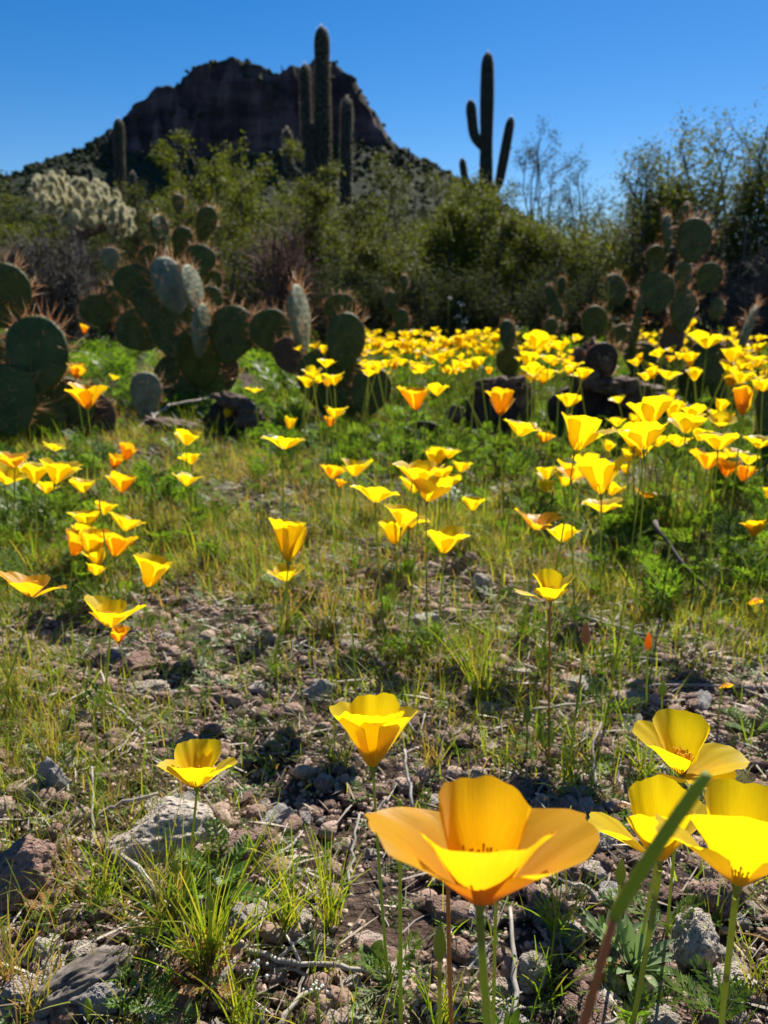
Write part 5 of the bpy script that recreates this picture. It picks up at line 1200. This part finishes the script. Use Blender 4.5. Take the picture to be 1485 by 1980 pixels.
# far poppy field: one mesh per bloom, copies share a few shapes
FAR = []
for s in range(10):
    rg = random.Random(500+s); V = []; F = []; U = []; mid = []; n = 0
    for (az, al, fl, L, W) in petal_set(['open', 'mid', 'cup', 'wide', 'mid', 'open', 'cup', 'mid', 'open', 'cup'][s], rg):
        v, f, uv = petal_geo(L*.024, W*.024, al, fl, 900+s, 6, 5); a = R(az); c, s_ = math.cos(a), math.sin(a); v = np.stack([v[:, 0]*c-v[:, 1]*s_, v[:, 0]*s_+v[:, 1]*c, v[:, 2]], -1)
        V.append(v); F.append(f+n); U.append(uv); n += len(v); mid += [0]*len(f)
    x0 = rg.uniform(-.02, .02); tv, tq, tt = tube([(x0, 0, -.19), (x0*.5, 0, -.09), (0, 0, 0)], .0011, 5, False)
    V.append(tv); F.append(tq+n); U.append(np.zeros((len(tv), 2))); n += len(tv); mid += [1]*len(tq)
    FAR.append(mesh_from('poppy', np.concatenate(V), np.concatenate(F), True, np.concatenate(U), [PET[[0, 0, 0, 0, 1, 0, 0, 0, 0, 1][s]], M_stem], mid))
def far(n, x0, x1, y0, y1, z0=.13, z1=.24, p=1.0, lab='one of the many golden poppies in the dense far field', grp='poppies of the far field'):
    k = 0
    while k < n:
        px = rnd.uniform(x0, x1); py = y0+(y1-y0)*rnd.random()**p; z = rnd.uniform(z0, z1); d = ray(px, py); Y = (CH-z)/max(-d.z, .012)*d.y
        if Y > 9.5 or Y < 1.2: 
            z = .2; Y = min(max(Y, 1.2), 9.5)
        loc = at(px, py, Y); loc.z = max(loc.z, .05)
        o = link('poppy', FAR[rnd.randint(0, 9)], None, loc, (rnd.uniform(-.35, .15), rnd.uniform(-.25, .45), rnd.uniform(0, 6.28)), rnd.uniform(.85, 1.25)*(1+.06*max(Y-2.5, 0)))
        tag(o, lab, 'poppy', grp); k += 1
far(105, 700, 962, 648, 728, p=1.1)
far(12, 560, 640, 650, 760)
far(34, 1000, 1140, 648, 740)
far(44, 1225, 1345, 622, 740, lab='one of the golden poppies massed before the tall right pear', grp='poppies before the right pear')
far(46, 1395, 1500, 630, 760, lab='one of the golden poppies massed at the right edge', grp='poppies at the right edge')
far(14, 1150, 1450, 760, 900, .10, .2, lab='stray small poppy among the green leaves on the right', grp='stray small poppies')
far(8, 700, 1100, 600, 640, lab='stray dim poppy behind the far field', grp='stray far poppies')
def far_mass(n, regions):
    V = []; F = []; U = []; MI = []; off = 0
    data = []
    for me in FAR:
        v = np.empty(len(me.vertices)*3, np.float32); me.vertices.foreach_get('co', v)
        f = np.array([p.vertices[:] for p in me.polygons]); mi = np.array([p.material_index for p in me.polygons])
        uvl = np.empty(len(me.loops)*2, np.float32); me.uv_layers[0].data.foreach_get('uv', uvl); li = np.empty(len(me.loops), np.int32); me.loops.foreach_get('vertex_index', li)
        uv = np.zeros((len(me.vertices), 2)); uv[li] = uvl.reshape(-1, 2); data.append((v.reshape(-1, 3), f, mi, uv))
    for _ in range(n):
        x0, x1, y0, y1 = rnd.choice(regions); px = rnd.uniform(x0, x1); py = rnd.uniform(y0, y1); z = rnd.uniform(.16, .26); d = ray(px, py); Y = min(max((CH-z)/max(-d.z, .012)*d.y, 3), 9.5)
        loc = at(px, py, Y); M = np.array(Matrix.Rotation(rnd.uniform(-.3, .3), 3, 'X') @ Matrix.Rotation(rnd.uniform(0, 6.28), 3, 'Z'))*rnd.uniform(.9, 1.4)
        v, f, mi, uv = rnd.choice(data); V.append(v @ M.T+np.array(loc)); F.append(f+off); U.append(uv); MI.append(mi); off += len(v)
    tag(link('distant_poppies', mesh_from('distant_poppies', np.concatenate(V), np.concatenate(F), True, np.concatenate(U), [PET[0], M_stem], np.concatenate(MI))), 'massed far poppies reading as a golden band under the shrubs', 'poppies', None, 'stuff')
far_mass(230, [(700, 965, 642, 690)]*5+[(1000, 1130, 650, 700), (1230, 1330, 630, 690), (1400, 1495, 640, 730), (1400, 1495, 640, 730)])
print('tris', sum(len(m.loop_triangles) or len(m.polygons)*2 for m in bpy.data.meshes))
